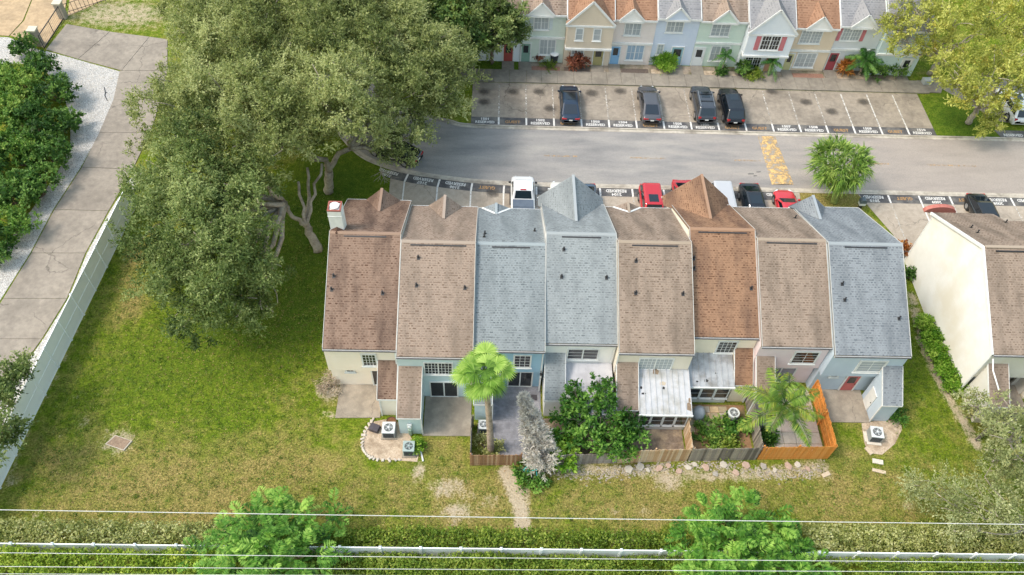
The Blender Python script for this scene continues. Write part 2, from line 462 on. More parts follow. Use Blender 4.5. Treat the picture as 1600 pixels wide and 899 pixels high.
ROAD_N = 49.95; ROAD_F = 56.75
far_edge = smooth_poly([(95, ROAD_F + .4), (60, ROAD_F + .1), (30, ROAD_F), (8, ROAD_F), (-1.8, ROAD_F + .05)] + [g2(*p) for p in ((700, 193), (660, 184), (630, 171), (605, 150), (588, 120), (578, 80))])
near_edge = smooth_poly([(95, ROAD_N + .2), (60, ROAD_N), (30, ROAD_N), (8, ROAD_N), (3.2, ROAD_N + .02)] + [g2(*p) for p in ((790, 283.5), (740, 280), (690, 274), (640, 266), (600, 255), (565, 238), (535, 205), (515, 165), (500, 120))])
mb = MB(); k = min(len(far_edge), len(near_edge))
fe = far_edge + [far_edge[-1]] * (len(near_edge) - len(far_edge))
for i in range(len(near_edge) - 1):
    mb.add([(*near_edge[i], .012), (*near_edge[i + 1], .012), (*fe[i + 1], .012), (*fe[i], .012)], [(0, 1, 2, 3)])
road = struct(mb, 'road', asphalt)
g = MB(); ribbon(g, near_edge, 0, .32, .008, .03); struct(g, 'gutter', kerb_m)            # near gutter (left of travel = towards the lot)
g = MB(); ribbon(g, near_edge, .36, .52, .008, .05); struct(g, 'kerb', kerb_m)
g = MB(); ribbon(g, far_edge, -.32, 0, .008, .03); struct(g, 'gutter', kerb_m)
g = MB(); ribbon(g, far_edge, -.52, -.36, .008, .05); struct(g, 'kerb', kerb_m)
for x0, x1 in ((4.6, 7.6), (12.4, 15.6), (21.8, 24.6), (33.5, 36), (39.5, 44)):
    c0 = MB(); c0.add([(x0, 53.25, .02), (x1, 53.25, .02), (x1, 53.42, .02), (x0, 53.42, .02)], [(0, 1, 2, 3)]); c0.build('centre_line', centre_p, road)
c0 = MB(); q = [g2(*p) for p in ((600, 205), (645, 224), (647, 221), (602, 202))]; c0.add([(x, y, .02) for x, y in q], [(0, 1, 2, 3)]); c0.build('centre_line', centre_p, road)
# speed hump, its yellow paint half worn away
hp = [g2(*p) for p in ((1184, 214), (1211, 214), (1240, 289), (1206, 289))]
hump = MB(); n = 14
def hp_at(s, t):
    a = Vector(hp[0]).lerp(Vector(hp[1]), s); b_ = Vector(hp[3]).lerp(Vector(hp[2]), s); return a.lerp(b_, t)
vs = []; fs = []
for j in range(2):
    for i in range(n + 1):
        p = hp_at(i / n, j); vs.append((p.x, p.y, .014 + .07 * math.sin(math.pi * i / n)))
for i in range(n): fs.append((i, i + 1, n + 2 + i, n + 1 + i))
hump.add(vs, fs); ho = hump.build('speed_hump', M('hump_asphalt', '7d7a76', '9a958d', 2, .9, .3, .3), road)
hv = MB(); hv.add([(x, y, z + .006) for x, y, z in vs], fs); hv.build('hump_paint', hump_p, ho)
# tyre marks and patches
rs = MB()
for px, py, a in ((1173, 272, .25), (1185, 269, .2), (1180, 275, .15)):
    p = at(px, py); rs.add([(p.x - a, p.y - .1, .018), (p.x + a, p.y - .06, .018), (p.x + a * 1.2, p.y + .08, .018), (p.x - a * .9, p.y + .05, .018)], [(0, 1, 2, 3)])
rs.build('oil_stain', M('oil_stain', '565350', '6a6763', 5, .7), road)

# ---- parking lots
def lot(name, poly, mat, z=.03):
    m_ = MB(); m_.slab(poly, .004, z); return struct(m_, name, mat)
FW = 2.5735; FX0 = -2.056
def far_slabs():
    root = bpy.data.objects.new('far_parking_lot', None); COL.objects.link(root); root['kind'] = 'structure'
    xl = FX0
    for i in range(17):
        for j, (y0, y1) in enumerate(((57.3, 60.35), (60.36, 63.4))):
            s_ = MB(); s_.slab([(xl + i * FW + .006, y0), (xl + (i + 1) * FW - .006, y0), (xl + (i + 1) * FW - .006, y1), (xl + i * FW + .006, y1)], .004, .03 + rng.uniform(-.003, .003))
            s_.build('slab', conc_lot, root)
    return root
far_lot = far_slabs()
far_marks = ['1501', 'G', '1502', 'G', '1503', '1504', 'G', '1505', '1506', 'G', 'G', '1507', '1508', 'G', '1509', 'G', '1510']
m_ = MB(); m_.add([(FX0, 57.3, .036), (FX0 + 17 * FW, 57.3, .036), (FX0 + 17 * FW, 58.32, .036), (FX0, 58.32, .036)], [(0, 1, 2, 3)]); m_.build('black_band', black_band, far_lot)
def stall_text(t, c, rz, parent, z=.044, num_only=False):
    ux = Vector((math.cos(rz), math.sin(rz), 0)); uy = Vector((-math.sin(rz), math.cos(rz), 0)); c = Vector((c[0], c[1], z))
    if t == 'G': text_obj('GUEST', .5, yellow_p, c - uy * .1, rz, 'lettering', parent, squash=.95)
    else:
        text_obj('RESERVED', .48, white_p, c - uy * .2, rz, 'lettering', parent, squash=.83)
        if t != 'R': text_obj(t, .43, white_p, c + uy * .24, rz, 'lettering', parent)
for i, t in enumerate(far_marks): stall_text(t, (FX0 + (i + .5) * FW, 57.8), 0, far_lot)
for i in range(0, 17):
    if i:
        l_ = MB(); x = FX0 + i * FW; l_.add([(x - .09, 57.32, .040), (x + .07, 57.32, .040), (x + .07, 58.34, .040), (x - .09, 58.34, .040)], [(0, 1, 2, 3)]); l_.build('stall_line', white_p, far_lot)
        l_ = MB(); l_.add([(x - .06, 58.36, .040), (x + .06, 58.36, .040), (x + .06, 63.1, .040), (x - .06, 63.1, .040)], [(0, 1, 2, 3)]); l_.build('stall_line', white_mid if i in (14, 15, 16) else white_faint, far_lot)
stain_m = stain_mat('oil_on_concrete', '4f4a44', .7)
def blot(px, py, r, parent):
    p = at(px, py); l_ = MB(); l_.add([(r * 1.6 * math.cos(a) , r * 1.6 * math.sin(a), 0) for a in np.linspace(0, 2 * math.pi, 17)[:-1]], [tuple(range(16))]); o = l_.build('oil_stain', stain_m, None); o.parent = parent; o.location = Vector((p.x, p.y, .0385)) - org(parent); o.scale = (1, 1, 1)
for px, py, r in ((757, 160, .55), (757, 144, .5), (802, 144, .75), (843, 144, .55), (925, 146, .7), (970, 143, .7), (1206, 143, .6), (1130, 170, .6), (860, 170, .6), (1300, 175, .8), (1350, 160, .8), (1260, 160, .7)):
    blot(px, py, r, far_lot)
lot('parking_lot', [g2(1562, 190), (60, 57.3), (60, 66), (43, 66)], conc_walk)   # lot beyond the tree
e_ = at(1562, 212); m_ = MB(); m_.add([(e_.x, 57.3, .036), (60, 57.3, .036), (60, 58.3, .036), (e_.x - .3, 58.3, .036)], [(0, 1, 2, 3)]); pl2 = struct(m_, 'black_band', black_band)
for i in range(2): text_obj('RESERVED', .5, white_p, (e_.x + 1.3 + i * 2.6, 57.62, .044), 0, 'lettering', pl2, squash=.83)

# near left lot, its road side following the bend
edge = [p for p in near_edge if -9.2 < p[0] < 27.2]
edge_o = offset(edge, .54)
le = at(588, 268)
lotp = [(-8.6, 43.1), (26.2, 43.1), (26.9, edge_o[0][1])] + [p for p in edge_o if p[0] > -8.9 and p[0] < 26.5]
near_lot = lot('near_parking_lot', lotp, conc_pale)
m_ = MB(); ribbon(m_, [p for p in edge if p[0] > -8.7 and p[0] < 26.4], .54, 1.5, .036); m_.build('black_band', black_band, near_lot)
def on_edge(px, py):
    p = at(px, py); j = min(range(len(edge) - 1), key=lambda i: (edge[i][0] - p.x) ** 2 + (edge[i][1] - p.y) ** 2)
    j0, j1 = max(j - 1, 0), min(j + 1, len(edge) - 1)
    t = (Vector(edge[j0]) - Vector(edge[j1])).normalized(); nrm = Vector((t.y, -t.x))
    a_, b_ = Vector(edge[j0]), Vector(edge[j1]); d_ = b_ - a_; s__ = max(0, min(1, (Vector((p.x, p.y)) - a_).dot(d_) / d_.length_squared))
    return a_ + d_ * s__, t, nrm
stalls_near = [(640, 268), (689, 275), (739, 281), (788, 285), (838, 287), (888, 289), (937, 291), (987, 291.5), (1036, 293), (1085, 294), (1135, 295), (1184, 296)]
texts_near = {(612, 262): '2108', (664, 273): '2107', (714, 279): '2106', (762, 285): 'G', (962, 292): '2104', (1012, 293): 'G', (1212, 298): 'R'}
for px, py in stalls_near:
    c, t, nrm = on_edge(px, py)
    l_ = MB(); a_ = c + nrm * .56; b_ = c + nrm * 1.52
    l_.add([(*(a_ - t * .08), .040), (*(a_ + t * .08), .040), (*(b_ + t * .08), .040), (*(b_ - t * .08), .040)], [(0, 1, 2, 3)]); l_.build('stall_line', white_p, near_lot)
    e2 = Vector((b_.x, 43.4)); l_ = MB(); b2 = b_ + nrm * .03
    l_.add([(*(b2 - t * .06), .040), (*(b2 + t * .06), .040), (e2.x + .06, e2.y, .040), (e2.x - .06, e2.y, .040)], [(0, 1, 2, 3)]); l_.build('stall_line', white_p if px < 800 else white_faint, near_lot)
for (px, py), t_ in texts_near.items():
    c, t, nrm = on_edge(px, py); p = c + nrm * 1.03
    rz = math.atan2(t.y, t.x) + math.pi
    stall_text(t_, p, rz, near_lot)
for px, py, r in ((770, 302, .4), (1455, 330, .3)):
    blot(px, py, r, near_lot)
# near right lot
rl = at(1340, 302); rl2 = at(1396, 368)
right_lot = lot('near_parking_lot', [(rl.x, 49.4), (rl2.x, rl2.y), (33.2, 42.0), (70, 42.0), (70, 49.4)], conc_pale)
m_ = MB(); m_.add([(rl.x + .1, 49.4, .036), (70, 49.4, .036), (70, 48.4, .036), (rl.x + .35, 48.4, .036)], [(0, 1, 2, 3)]); m_.build('black_band', black_band, right_lot)
WN = 2.74; X0N = at(1386, 303).x
for i in range(0, 6):
    x = X0N + i * WN
    l_ = MB(); l_.add([(x - .08, 48.42, .040), (x + .08, 48.42, .040), (x + .08, 49.38, .040), (x - .08, 49.38, .040)], [(0, 1, 2, 3)]); l_.build('stall_line', white_p, right_lot)
    l_ = MB(); l_.add([(x - .06, 43.5, .040), (x + .06, 43.5, .040), (x + .06, 48.38, .040), (x - .06, 48.38, .040)], [(0, 1, 2, 3)]); l_.build('stall_line', white_p if i == 1 else white_faint, right_lot)
for i, t in enumerate(['2010', 'G', '2009', 'G', '2008', '2007']):
    stall_text(t, (X0N + (i - .5) * WN, 48.9), math.pi, right_lot)

# ---- far sidewalk and front walks
walk = bpy.data.objects.new('sidewalk', None); COL.objects.link(walk); walk['kind'] = 'structure'
x = -4.5
while x < 41.6:
    w = rng.uniform(1.35, 1.75); s_ = MB(); s_.slab([(x + .01, 63.46), (x + w - .01, 63.46), (x + w - .01, 65.35), (x + .01, 65.35)], 0, .12 + rng.uniform(-.006, .006)); s_.build('slab', conc_walk, walk, bevel=.012); x += w
s_ = MB(); s_.slab([g2(1432, 127), g2(1475, 128), g2(1470, 146), g2(1440, 145)], 0, .1); s_.build('slab', conc_walk, walk)

# ---- driveway on the left, slab by slab
drive = bpy.data.objects.new('driveway', None); COL.objects.link(drive); drive['kind'] = 'structure'
st = [((187, 111), (262, 111)), ((177, 157), (252, 157)), ((155, 208), (235, 208)), ((128, 262), (208, 265)), ((85, 328), (170, 330)), ((49, 396), (134, 396)), ((5, 467), (105, 467)), ((-35, 530), (66, 530)), ((-75, 592), (22, 592)), ((-115, 655), (-20, 655)), ((-160, 720), (-60, 720)), ((-200, 790), (-100, 790))]
def gap(poly, s=.985):
    c = sum((Vector(p) for p in poly), Vector((0, 0))) / len(poly); return [tuple(c + (Vector(p) - c) * s) for p in poly]
for (a, b_), (c, d) in zip(st, st[1:]):
    s_ = MB(); s_.slab(gap([g2(*a), g2(*b_), g2(*d), g2(*c)], .992), 0, .05 + rng.uniform(-.008, .008)); s_.build('slab', conc_drive, drive, bevel=.012)
for poly in ([(72, 78), (104, 38), (172, 50), (122, 93)], [(122, 93), (172, 50), (234, 58), (190, 111)], [(190, 111), (234, 58), (262, 62), (262, 111)]):
    s_ = MB(); s_.slab(gap([g2(*p) for p in poly], .99), 0, .05); s_.build('slab', conc_drive, drive, bevel=.012)
tan_c = concrete_mat('tan_concrete', '9a8467', 'b8a080', '7d6c56', .0, .2)
for poly in ([(-80, -40), (66, -40), (36, 33), (-60, 26)], [(-60, 26), (36, 33), (14, 57), (-60, 50)], [(66, -40), (110, -40), (100, 30), (70, 76), (16, 56), (38, 33)], [(112, -30), (175, -30), (168, -2), (106, 26)]):
    s_ = MB(); s_.slab(gap([g2(*p) for p in poly], .995), 0, .045); s_.build('slab', tan_c, drive, bevel=.012)
# white gravel
def gravel_mat():
    m, nt, b = node_mat('white_gravel'); v = _coord(nt)
    vo = nt.nodes.new('ShaderNodeTexVoronoi'); vo.inputs['Scale'].default_value = 14; nt.links.new(v, vo.inputs['Vector'])
    col = _ramp(nt, vo.outputs['Distance'], [(.1, 'd5d3d0'), (.7, '908d88')])
    n = _noise(nt, 1.3, 6, .7, v)
    col = _mix(nt, _ramp(nt, n, [(.56, 0.0), (.75, .8)]), col, '8b8471')
    nt.links.new(col, b.inputs['Base Color']); _bump(nt, b, vo.outputs['Distance'], .6, .03)
    b.inputs['Roughness'].default_value = .9
    return m
grav = gravel_mat()
def gravel(poly, n):
    P = [g2(*p) for p in poly]
    m_ = MB(); m_.slab(P, 0, .018); o = struct(m_, 'gravel_bed', grav)
    xs = [p[0] for p in P]; ys = [p[1] for p in P]
    c = np.stack([NR.uniform(min(xs), max(xs), n), NR.uniform(min(ys), max(ys), n)], 1)
    ins = np.zeros(len(c), bool); j = len(P) - 1
    for i in range(len(P)):
        xi, yi = P[i]; xj, yj = P[j]
        ins ^= ((yi > c[:, 1]) != (yj > c[:, 1])) & (c[:, 0] < (xj - xi) * (c[:, 1] - yi) / (yj - yi + 1e-9) + xi); j = i
    c = c[ins]; k = len(c); s = NR.uniform(.03, .075, k)
    an = NR.uniform(0, 6.28, k); V = np.zeros((k, 4, 4, 3)); th = an[:, None] + np.arange(4) * np.pi / 2
    ring = np.stack([c[:, :1] + np.cos(th) * s[:, None], c[:, 1:] + np.sin(th) * s[:, None] * .8, np.full((k, 4), .018)], -1)
    top = np.stack([c[:, 0], c[:, 1], .018 + s * .8], -1)[:, None, :].repeat(4, 1)
    tri = np.stack([ring, np.roll(ring, -1, 1), top], 2).reshape(-1, 3, 3)
    q = quads_obj('pebbles', tri, np.repeat(NR.random(k), 4), M('pebble_white', 'c9c7c3', 'a9a6a0', 9, .85), o, nv=3); q['kind'] = 'stuff'
gravel([(72, 80), (187, 112), (182, 150), (172, 185), (152, 215), (126, 262), (83, 328), (47, 396), (0, 470), (-40, 500), (-40, 440), (0, 395), (45, 335), (90, 270), (110, 230), (110, 180), (95, 140), (70, 110)], 9000)
gravel([(212, 268), (222, 268), (195, 350), (150, 440), (95, 555), (45, 655), (-20, 770), (-70, 850), (-130, 850), (-18, 655), (24, 592), (68, 530), (107, 467), (136, 396), (172, 330)], 6000)
gravel([(-60, 55), (14, 59), (60, 78), (72, 82), (66, 100), (0, 100), (-60, 95)], 1500)
# ---- slabs and beds behind the houses
def patch(name, poly, mat, z, parent=None):
    m_ = MB(); m_.slab(poly, 0, z); return struct(m_, name, mat, parent)
mulch = M('sandy_mulch', 'a08d78', 'c0b09b', 7, .95, .6, .4, c3='8b7a66', s3=1.2)
darksoil = M('dark_soil', '5d5146', '85786a', 4, .95, .6, .4, c3='a8967c', s3=.8)
bedA = [g2(*p) for p in ((600, 656), (580, 660), (568, 678), (565, 698), (572, 712), (590, 719), (624, 719), (626, 720), (652, 722), (655, 706), (640, 680), (618, 656))]
bed1 = patch('mulch_bed', bedA, mulch, .02)
bed8 = patch('mulch_bed', [g2(*p) for p in ((1346, 662), (1350, 690), (1356, 708), (1378, 711), (1398, 694), (1409, 672), (1408, 656), (1380, 655))], mulch, .02)
# edging stones round the first bed
for i, p in enumerate(smooth_poly([g2(*q) for q in ((583, 656), (570, 675), (566, 697), (573, 711), (590, 719), (624, 719))], 4)):
    s_ = MB(); s_.obox((p[0], p[1], .05), (math.cos(i * .4 + 1.2), math.sin(i * .4 + 1.2), 0), (-math.sin(i * .4 + 1.2), math.cos(i * .4 + 1.2), 0), (0, 0, 1), rng.uniform(.1, .17), rng.uniform(.06, .1), .06); s_.build('edging_stone', M('edging', 'a59b8e', 'c7bfb2', 6, .9), bed1, bevel=.03)
# bricks, pavers
paver = M('grey_paver', '7d7d82', '98989e', 4, .85, .3, .3, c3='6b6b70', s3=.6)
pv = bpy.data.objects.new('paver_patio', None); COL.objects.link(pv); pv['kind'] = 'structure'
gb = MB(); gb.slab([(.3, 23.85), (3.74, 23.85), (3.74, 29.45), (.3, 29.45)], 0, .042); gb.build('joint_sand', M('joint_sand', '747478', '848488', 9, .95), pv)
yy = 23.9; r_ = 0
while yy < 29.4:
    xx = .35 - (.22 if r_ % 2 else 0)
    while xx < 3.7:
        a, b_ = max(xx, .35), min(xx + .44, 3.72)
        if b_ - a > .08:
            s_ = MB(); s_.slab([(a + .008, yy + .008), (b_ - .008, yy + .008), (b_ - .008, yy + .302), (a + .008, yy + .302)], 0, .05 + rng.uniform(-.004, .004)); s_.build('paver', paver, pv)
        xx += .44
    yy += .308; r_ += 1
# ================================================================== HOUSES
white = M('white_trim', 'dcdddb', 'c9cccb', 2.5, .55, 0, 0)
trim_dull = M('weathered_trim', 'c0c0bc', 'adaeab', 2.5, .6)
glass_d = glass_mat('window_glass', '23292e')
glass_b = glass_mat('blind_glass', '9da5a8', .25)
dark_metal = M('dark_metal', '232325', '2e2e30', 4, .5)
SH = {
 'rust': shingle_mat('shingle_rust', '857062', '553f34', '4f4039', .9),
 'rose': shingle_mat('shingle_rose', '928275', '68574b', '6a5f55', .75),
 'rose2': shingle_mat('shingle_taupe', '8f8073', '64554a', '5f554c', .8),
 'slate': shingle_mat('shingle_slate', '838a8d', '5d6467', '62696c', .7),
 'slate2': shingle_mat('shingle_slate_pale', '8a9092', '646a6d', '6a7073', .7),
 'slate3': shingle_mat('shingle_slate_blue', '81878c', '5a6066', '5c6268', .75),
 'orange': shingle_mat('shingle_orange', '8e705a', '5b4031', '54423a', .75),
 'terra': shingle_mat('shingle_terracotta', '94745e', '70513f', '705444', .55),
 'grey': shingle_mat('shingle_grey', '8a8a8c', '6d6f73', '737376', .55),
}
def cap_mat(k):
    c = {'rust': '8c7565', 'rose': '988a7e', 'rose2': '968879', 'slate': '8d969a', 'slate2': '93999c', 'slate3': '8f969b', 'orange': '947660', 'terra': 'a58370', 'grey': '9a9a9a'}[k]
    return M('ridge_cap_' + k, c, c, 3, .9)

def in_poly(u, v, poly):
    ins = False; j = len(poly) - 1
    for i in range(len(poly)):
        (xi, yi), (xj, yj) = poly[i], poly[j]
        if (yi > v) != (yj > v) and u < (xj - xi) * (v - yi) / (yj - yi) + xi: ins = not ins
        j = i
    return ins
def roof_plane(pts, key, parent, tabs=True, thick=.09, row=.165, pitch=.23, name='roof_slope'):
    """pts: 3D polygon, first edge is the eave. A solid deck with real lapped shingle tabs on it."""
    P = [Vector(p) for p in pts]
    u = (P[1] - P[0]).normalized(); n = None
    for q in P[2:]:
        n = u.cross(q - P[0])
        if n.length > 1e-3: break
    n.normalize()
    if n.z < 0: n = -n
    v = n.cross(u)
    if v.z < 0: v = -v
    deck = MB(); deck.prism([p - n * thick for p in P], n * thick)
    deck.a = [.75] * len(deck.f)
    d = deck.build(name, SH[key], parent, attr=True)
    if tabs:
        uv = [((p - P[0]).dot(u), (p - P[0]).dot(v)) for p in P]
        V = []; A = []
        vmax = max(q[1] for q in uv); umin = min(q[0] for q in uv); umax = max(q[0] for q in uv)
        r = 0; vv = 0.0
        while vv < vmax - .05:
            uu = umin - rng.random() * pitch * .2 + (pitch * .5 if r % 2 else 0)
            base_r = rng.uniform(-.05, .05)
            while uu < umax:
                w = pitch * rng.choice((.48, .55, .6, .68, .95)); h = row * rng.uniform(.42, .58)
                u0, u1 = uu, uu + w
                if all(in_poly(a, b_, uv) for a, b_ in ((u0 + .01, vv + .02), (u1 - .01, vv + .02), (u0, vv + h), (u1, vv + h))):
                    z = n * .016; z2 = n * .004
                    V.append([P[0] + u * u0 + v * vv + z, P[0] + u * u1 + v * vv + z, P[0] + u * u1 + v * (vv + h) + z2, P[0] + u * u0 + v * (vv + h) + z2]); A.append(min(1, max(0, rng.gauss(.33, .17) + base_r)))
                    V.append([P[0] + u * u0 + v * vv + n * .0, P[0] + u * u1 + v * vv + n * .0, P[0] + u * u1 + v * vv + z, P[0] + u * u0 + v * vv + z]); A.append(0.)
                # paler tab beside it
                l0, l1 = uu + w + .01, uu + pitch - .01
                if rng.random() < .6 and all(in_poly(a, b_, uv) for a, b_ in ((l0, vv + .02), (l1, vv + .02), (l0, vv + row * .95), (l1, vv + row * .95))):
                    z = n * .009; z2 = n * .003
                    V.append([P[0] + u * l0 + v * vv + z, P[0] + u * l1 + v * vv + z, P[0] + u * l1 + v * (vv + row * .93) + z2, P[0] + u * l0 + v * (vv + row * .93) + z2]); A.append(rng.uniform(.4, 1.))
                uu += pitch
            vv += row; r += 1
        if V:
            q = quads_obj('shingles', np.array([[tuple(c) for c in f] for f in V]), A, SH[key], d); q['kind'] = 'stuff'
    return d
def window(root, x0, x1, z0, z1, Y, nx=2, ny=2, glass=None, fr=.11, mull=None, name='window', trim=white):
    """frame ring on a wall that faces -Y, with its glass set back and glazing bars"""
    f = MB(); d0, d1 = Y - .07, Y + .01
    f.box(x0, x1, d0, d1, z0, z0 + fr); f.box(x0, x1, d0, d1, z1 - fr, z1); f.box(x0, x0 + fr, d0, d1, z0 + fr, z1 - fr); f.box(x1 - fr, x1, d0, d1, z0 + fr, z1 - fr)
    for q in (mull or []): f.box(q - fr * .45, q + fr * .45, d0 + .01, d1, z0 + fr, z1 - fr)
    o = f.build(name, trim, root)
    if name == 'window': q = MB(); q.box(x0 - .06, x1 + .06, Y - .12, Y + .01, z0 - .07, z0 - .003); q.build('sill', trim, o)
    cuts = [x0 + fr] + [q for q in (mull or [])] + [x1 - fr]
    for a, b_ in zip(cuts, cuts[1:]):
        p = MB(); p.box(a + .0, b_ - .0, Y - .03, Y - .012, z0 + fr, z1 - fr); p.build('pane', glass or glass_d, o)
    if nx > 1 or ny > 1:
        m_ = MB(); t = .016
        for a, b_ in zip(cuts, cuts[1:]):
            for i in range(1, nx): xx = a + (b_ - a) * i / nx; m_.box(xx - t, xx + t, Y - .045, Y - .032, z0 + fr, z1 - fr)
        for j in range(1, ny): zz = z0 + fr + (z1 - z0 - 2 * fr) * j / ny; m_.box(x0 + fr, x1 - fr, Y - .049, Y - .046, zz - t, zz + t)
        m_.build('glazing_bars', trim, o)
    return o
def vent_pipe(roof, p, n, parent):
    c = Vector(p); m_ = MB(); m_.disc((c.x, c.y, c.z - .1), .045, .36, 9); m_.disc((c.x, c.y, c.z + .24), .06, .05, 9); m_.obox(c + n * .025, (1, 0, 0), n.cross(Vector((1, 0, 0))), n, .1, .12, .006)
    m_.build('vent_pipe', dark_metal, parent)

UX = [-10.9, -6.05, -1.0, 3.75, 8.6, 13.68, 18.28, 23.1, 28.3]
HE = 5.4
def townhouse(i, ye, yr, hr, yf, wall, roofkey, label, gable=None, recess=.35, vents=(), vents_f=()):
    x0, x1 = UX[i] + .012, UX[i + 1] - .012
    root = thing('townhouse', label, 'house', (x0, ye, 0), 'back row of townhouses')
    yw = ye + .12; yb = yf - .3; wm = wall; he = HE - .1
    # walls
    m_ = MB(); m_.box(x0 + .14, x1 - .14, yw, yw + .14, 2.55, he); m_.build('wall', wm, root)
    m_ = MB(); m_.box(x0 + .14, x1 - .14, yw + recess, yw + recess + .14, 0, 2.55 - .003); m_.build('wall', wm, root)
    if recess > .1:
        m_ = MB(); m_.box(x0 + .14, x1 - .14, yw + .142, yw + recess + .14, 2.553, 2.63); m_.build('soffit', white, root)
    m_ = MB(); m_.box(x0 + .14, x1 - .14, yb - .14, yb, 0, he); m_.build('wall', wm, root)
    def roofz(y): return (HE + (hr - HE) * (y - ye) / (yr - ye)) if y < yr else (HE + (hr - HE) * (yf - y) / (yf - yr))
    for xa in (x0 + .004, x1 - .139):
        pts = [(xa, yw, 2.55), (xa, yw + recess, 2.55), (xa, yw + recess, 0), (xa, yb, 0), (xa, yb, roofz(yb) - .14), (xa, yr, hr - .16), (xa, yw, roofz(yw) - .14)]
        if recess < .05: pts = pts[3:] + [(xa, yw, 0)]
        m_ = MB(); m_.prism(pts, (.135, 0, 0)); m_.build('gable_wall', wm, root)
    # roof
    roof = MB(); roof.prism([(x0, ye - .02, HE - .11), (x0, yr, hr - .115), (x0, yf + .02, HE - .11), (x0, yf + .02, HE - .2), (x0, yr, hr - .2), (x0, ye - .02, HE - .2)], (x1 - x0, 0, 0))
    ro = roof.build('roof', M('roof_board', '6d655c', '7d756b', 4, .9), root)
    roof_plane([(x0, ye, HE), (x1, ye, HE), (x1, yr, hr), (x0, yr, hr)], roofkey, ro)
    roof_plane([(x1, yf, HE), (x0, yf, HE), (x0, yr, hr), (x1, yr, hr)], roofkey, ro)
    nr = Vector((0, -(hr - HE), yr - ye)).normalized(); nf = Vector((0, (hr - HE), yf - yr)).normalized()
    vr = Vector((0, yr - ye, hr - HE)).normalized(); vf = Vector((0, yf - yr, HE - hr)).normalized()
    top = Vector((0, yr, hr))
    m_ = MB(); a = top - vr * .16 + nr * .022; b_ = top + nr * .03 + Vector((0, 0, .012)); c = top + vf * .13 + nf * .022
    m_.prism([(x0 + .02, *a[1:]), (x0 + .02, *b_[1:]), (x0 + .02, *c[1:]), (x0 + .02, *(c - nf * .02)[1:]), (x0 + .02, *(a - nr * .02)[1:])], (x1 - x0 - .04, 0, 0)); m_.build('ridge_cap', cap_mat(roofkey), ro)
    w_ = x1 - x0; m_ = MB(); p = top - vr * .30
    m_.obox((x0 + w_ * .5, p.y, p.z) , (1, 0, 0), vr, nr, w_ * rng.uniform(.27, .38), .045, .045); m_.build('ridge_vent', dark_metal, ro)
    # eave board, gutter, rake boards
    m_ = MB(); m_.box(x0, x1, ye - .05, ye - .024, HE - .24, HE - .07); m_.build('fascia', white, root)
    m_ = MB(); m_.box(x0 + .01, x1 - .01, ye - .12, ye - .052, HE - .16, HE - .09); m_.build('gutter', M('gutter_grey', '4d4d50', '5c5c5f', 3, .5), root)
    m_ = MB(); m_.box(x0, x1, yf + .024, yf + .05, HE - .24, HE + .01); m_.build('fascia', white, root)
    for xa, xb in ((x0 + .0, x0 + .03), (x1 - .03, x1)):
        for (ya, za), (yb_, zb) in (((ye - .03, HE), (yr, hr)), ((yr, hr), (yf + .03, HE))):
            m_ = MB(); m_.prism([(xa, ya, za + .03), (xa, yb_, zb + .03), (xa, yb_, zb - .0), (xa, ya, za - .0)], (xb - xa, 0, 0)); m_.build('rake_board', trim_dull, root)
    for (fx, t) in vents:
        c = Vector((x0 + fx * w_, yr, hr)) - vr * t; vent_pipe(ro, c, nr, ro)
    for (fx, t) in vents_f:
        c = Vector((x0 + fx * w_, yr, hr)) + vf * t; vent_pipe(ro, c, nf, ro)
    # front gable
    if gable:
        kind, gx, hw, zr, proj = gable
        slope = (hr - HE) / (yf - yr)
        def yz(z): return yf - (z - HE) / slope
        zb = HE if kind != 'big' else HE - .25
        ya = yf + proj; yv = yz(zr)
        apex = (gx, ya, zr); back = (gx, yv + .0, zr)
        for sgn in (-1, 1):
            e = gx + sgn * hw
            lowf = (e, ya, zb); lowb = (e, min(yz(max(zb, HE)), yf), zb)
            lift = Vector((0, 0, .03))
            pts = [lowb, lowf, apex, back] if sgn > 0 else [lowf, lowb, back, apex]
            roof_plane([Vector(p) + lift for p in pts], roofkey, ro, thick=.06, name='gable_slope')
            if kind != 'low': m_ = MB(); m_.bar(Vector(lowf) + Vector((0, .0, -.14)), Vector(apex) + Vector((0, .0, -.14)), .06, .14); m_.build('rake_board', white, ro)
        m_ = MB(); m_.bar(Vector(back) + Vector((0, 0, .05)), Vector(apex) + Vector((0, 0, .05)), .2, .04); m_.build('ridge_cap', cap_mat(roofkey), ro)
        m_ = MB(); m_.prism([(gx - hw + .1, ya - .12, zb), (gx + hw - .1, ya - .12, zb), (gx, ya - .12, zr - .1)], (0, .08, 0)); m_.build('gable_panel', wm, ro)
        if kind == 'big':
            m_ = MB(); m_.box(x0 + .06, x1 - .06, yb + .003, ya - .13, 0.0, zb - .02); m_.build('wall', wm, root)
        if kind == 'low':
            for sgn in (-1, 1):
                m_ = MB(); m_.bar((gx + sgn * hw, yf, HE + .05), (gx, yv, zr + .05), .14, .03); m_.build('valley_flashing', white, ro)
    return root, roofz
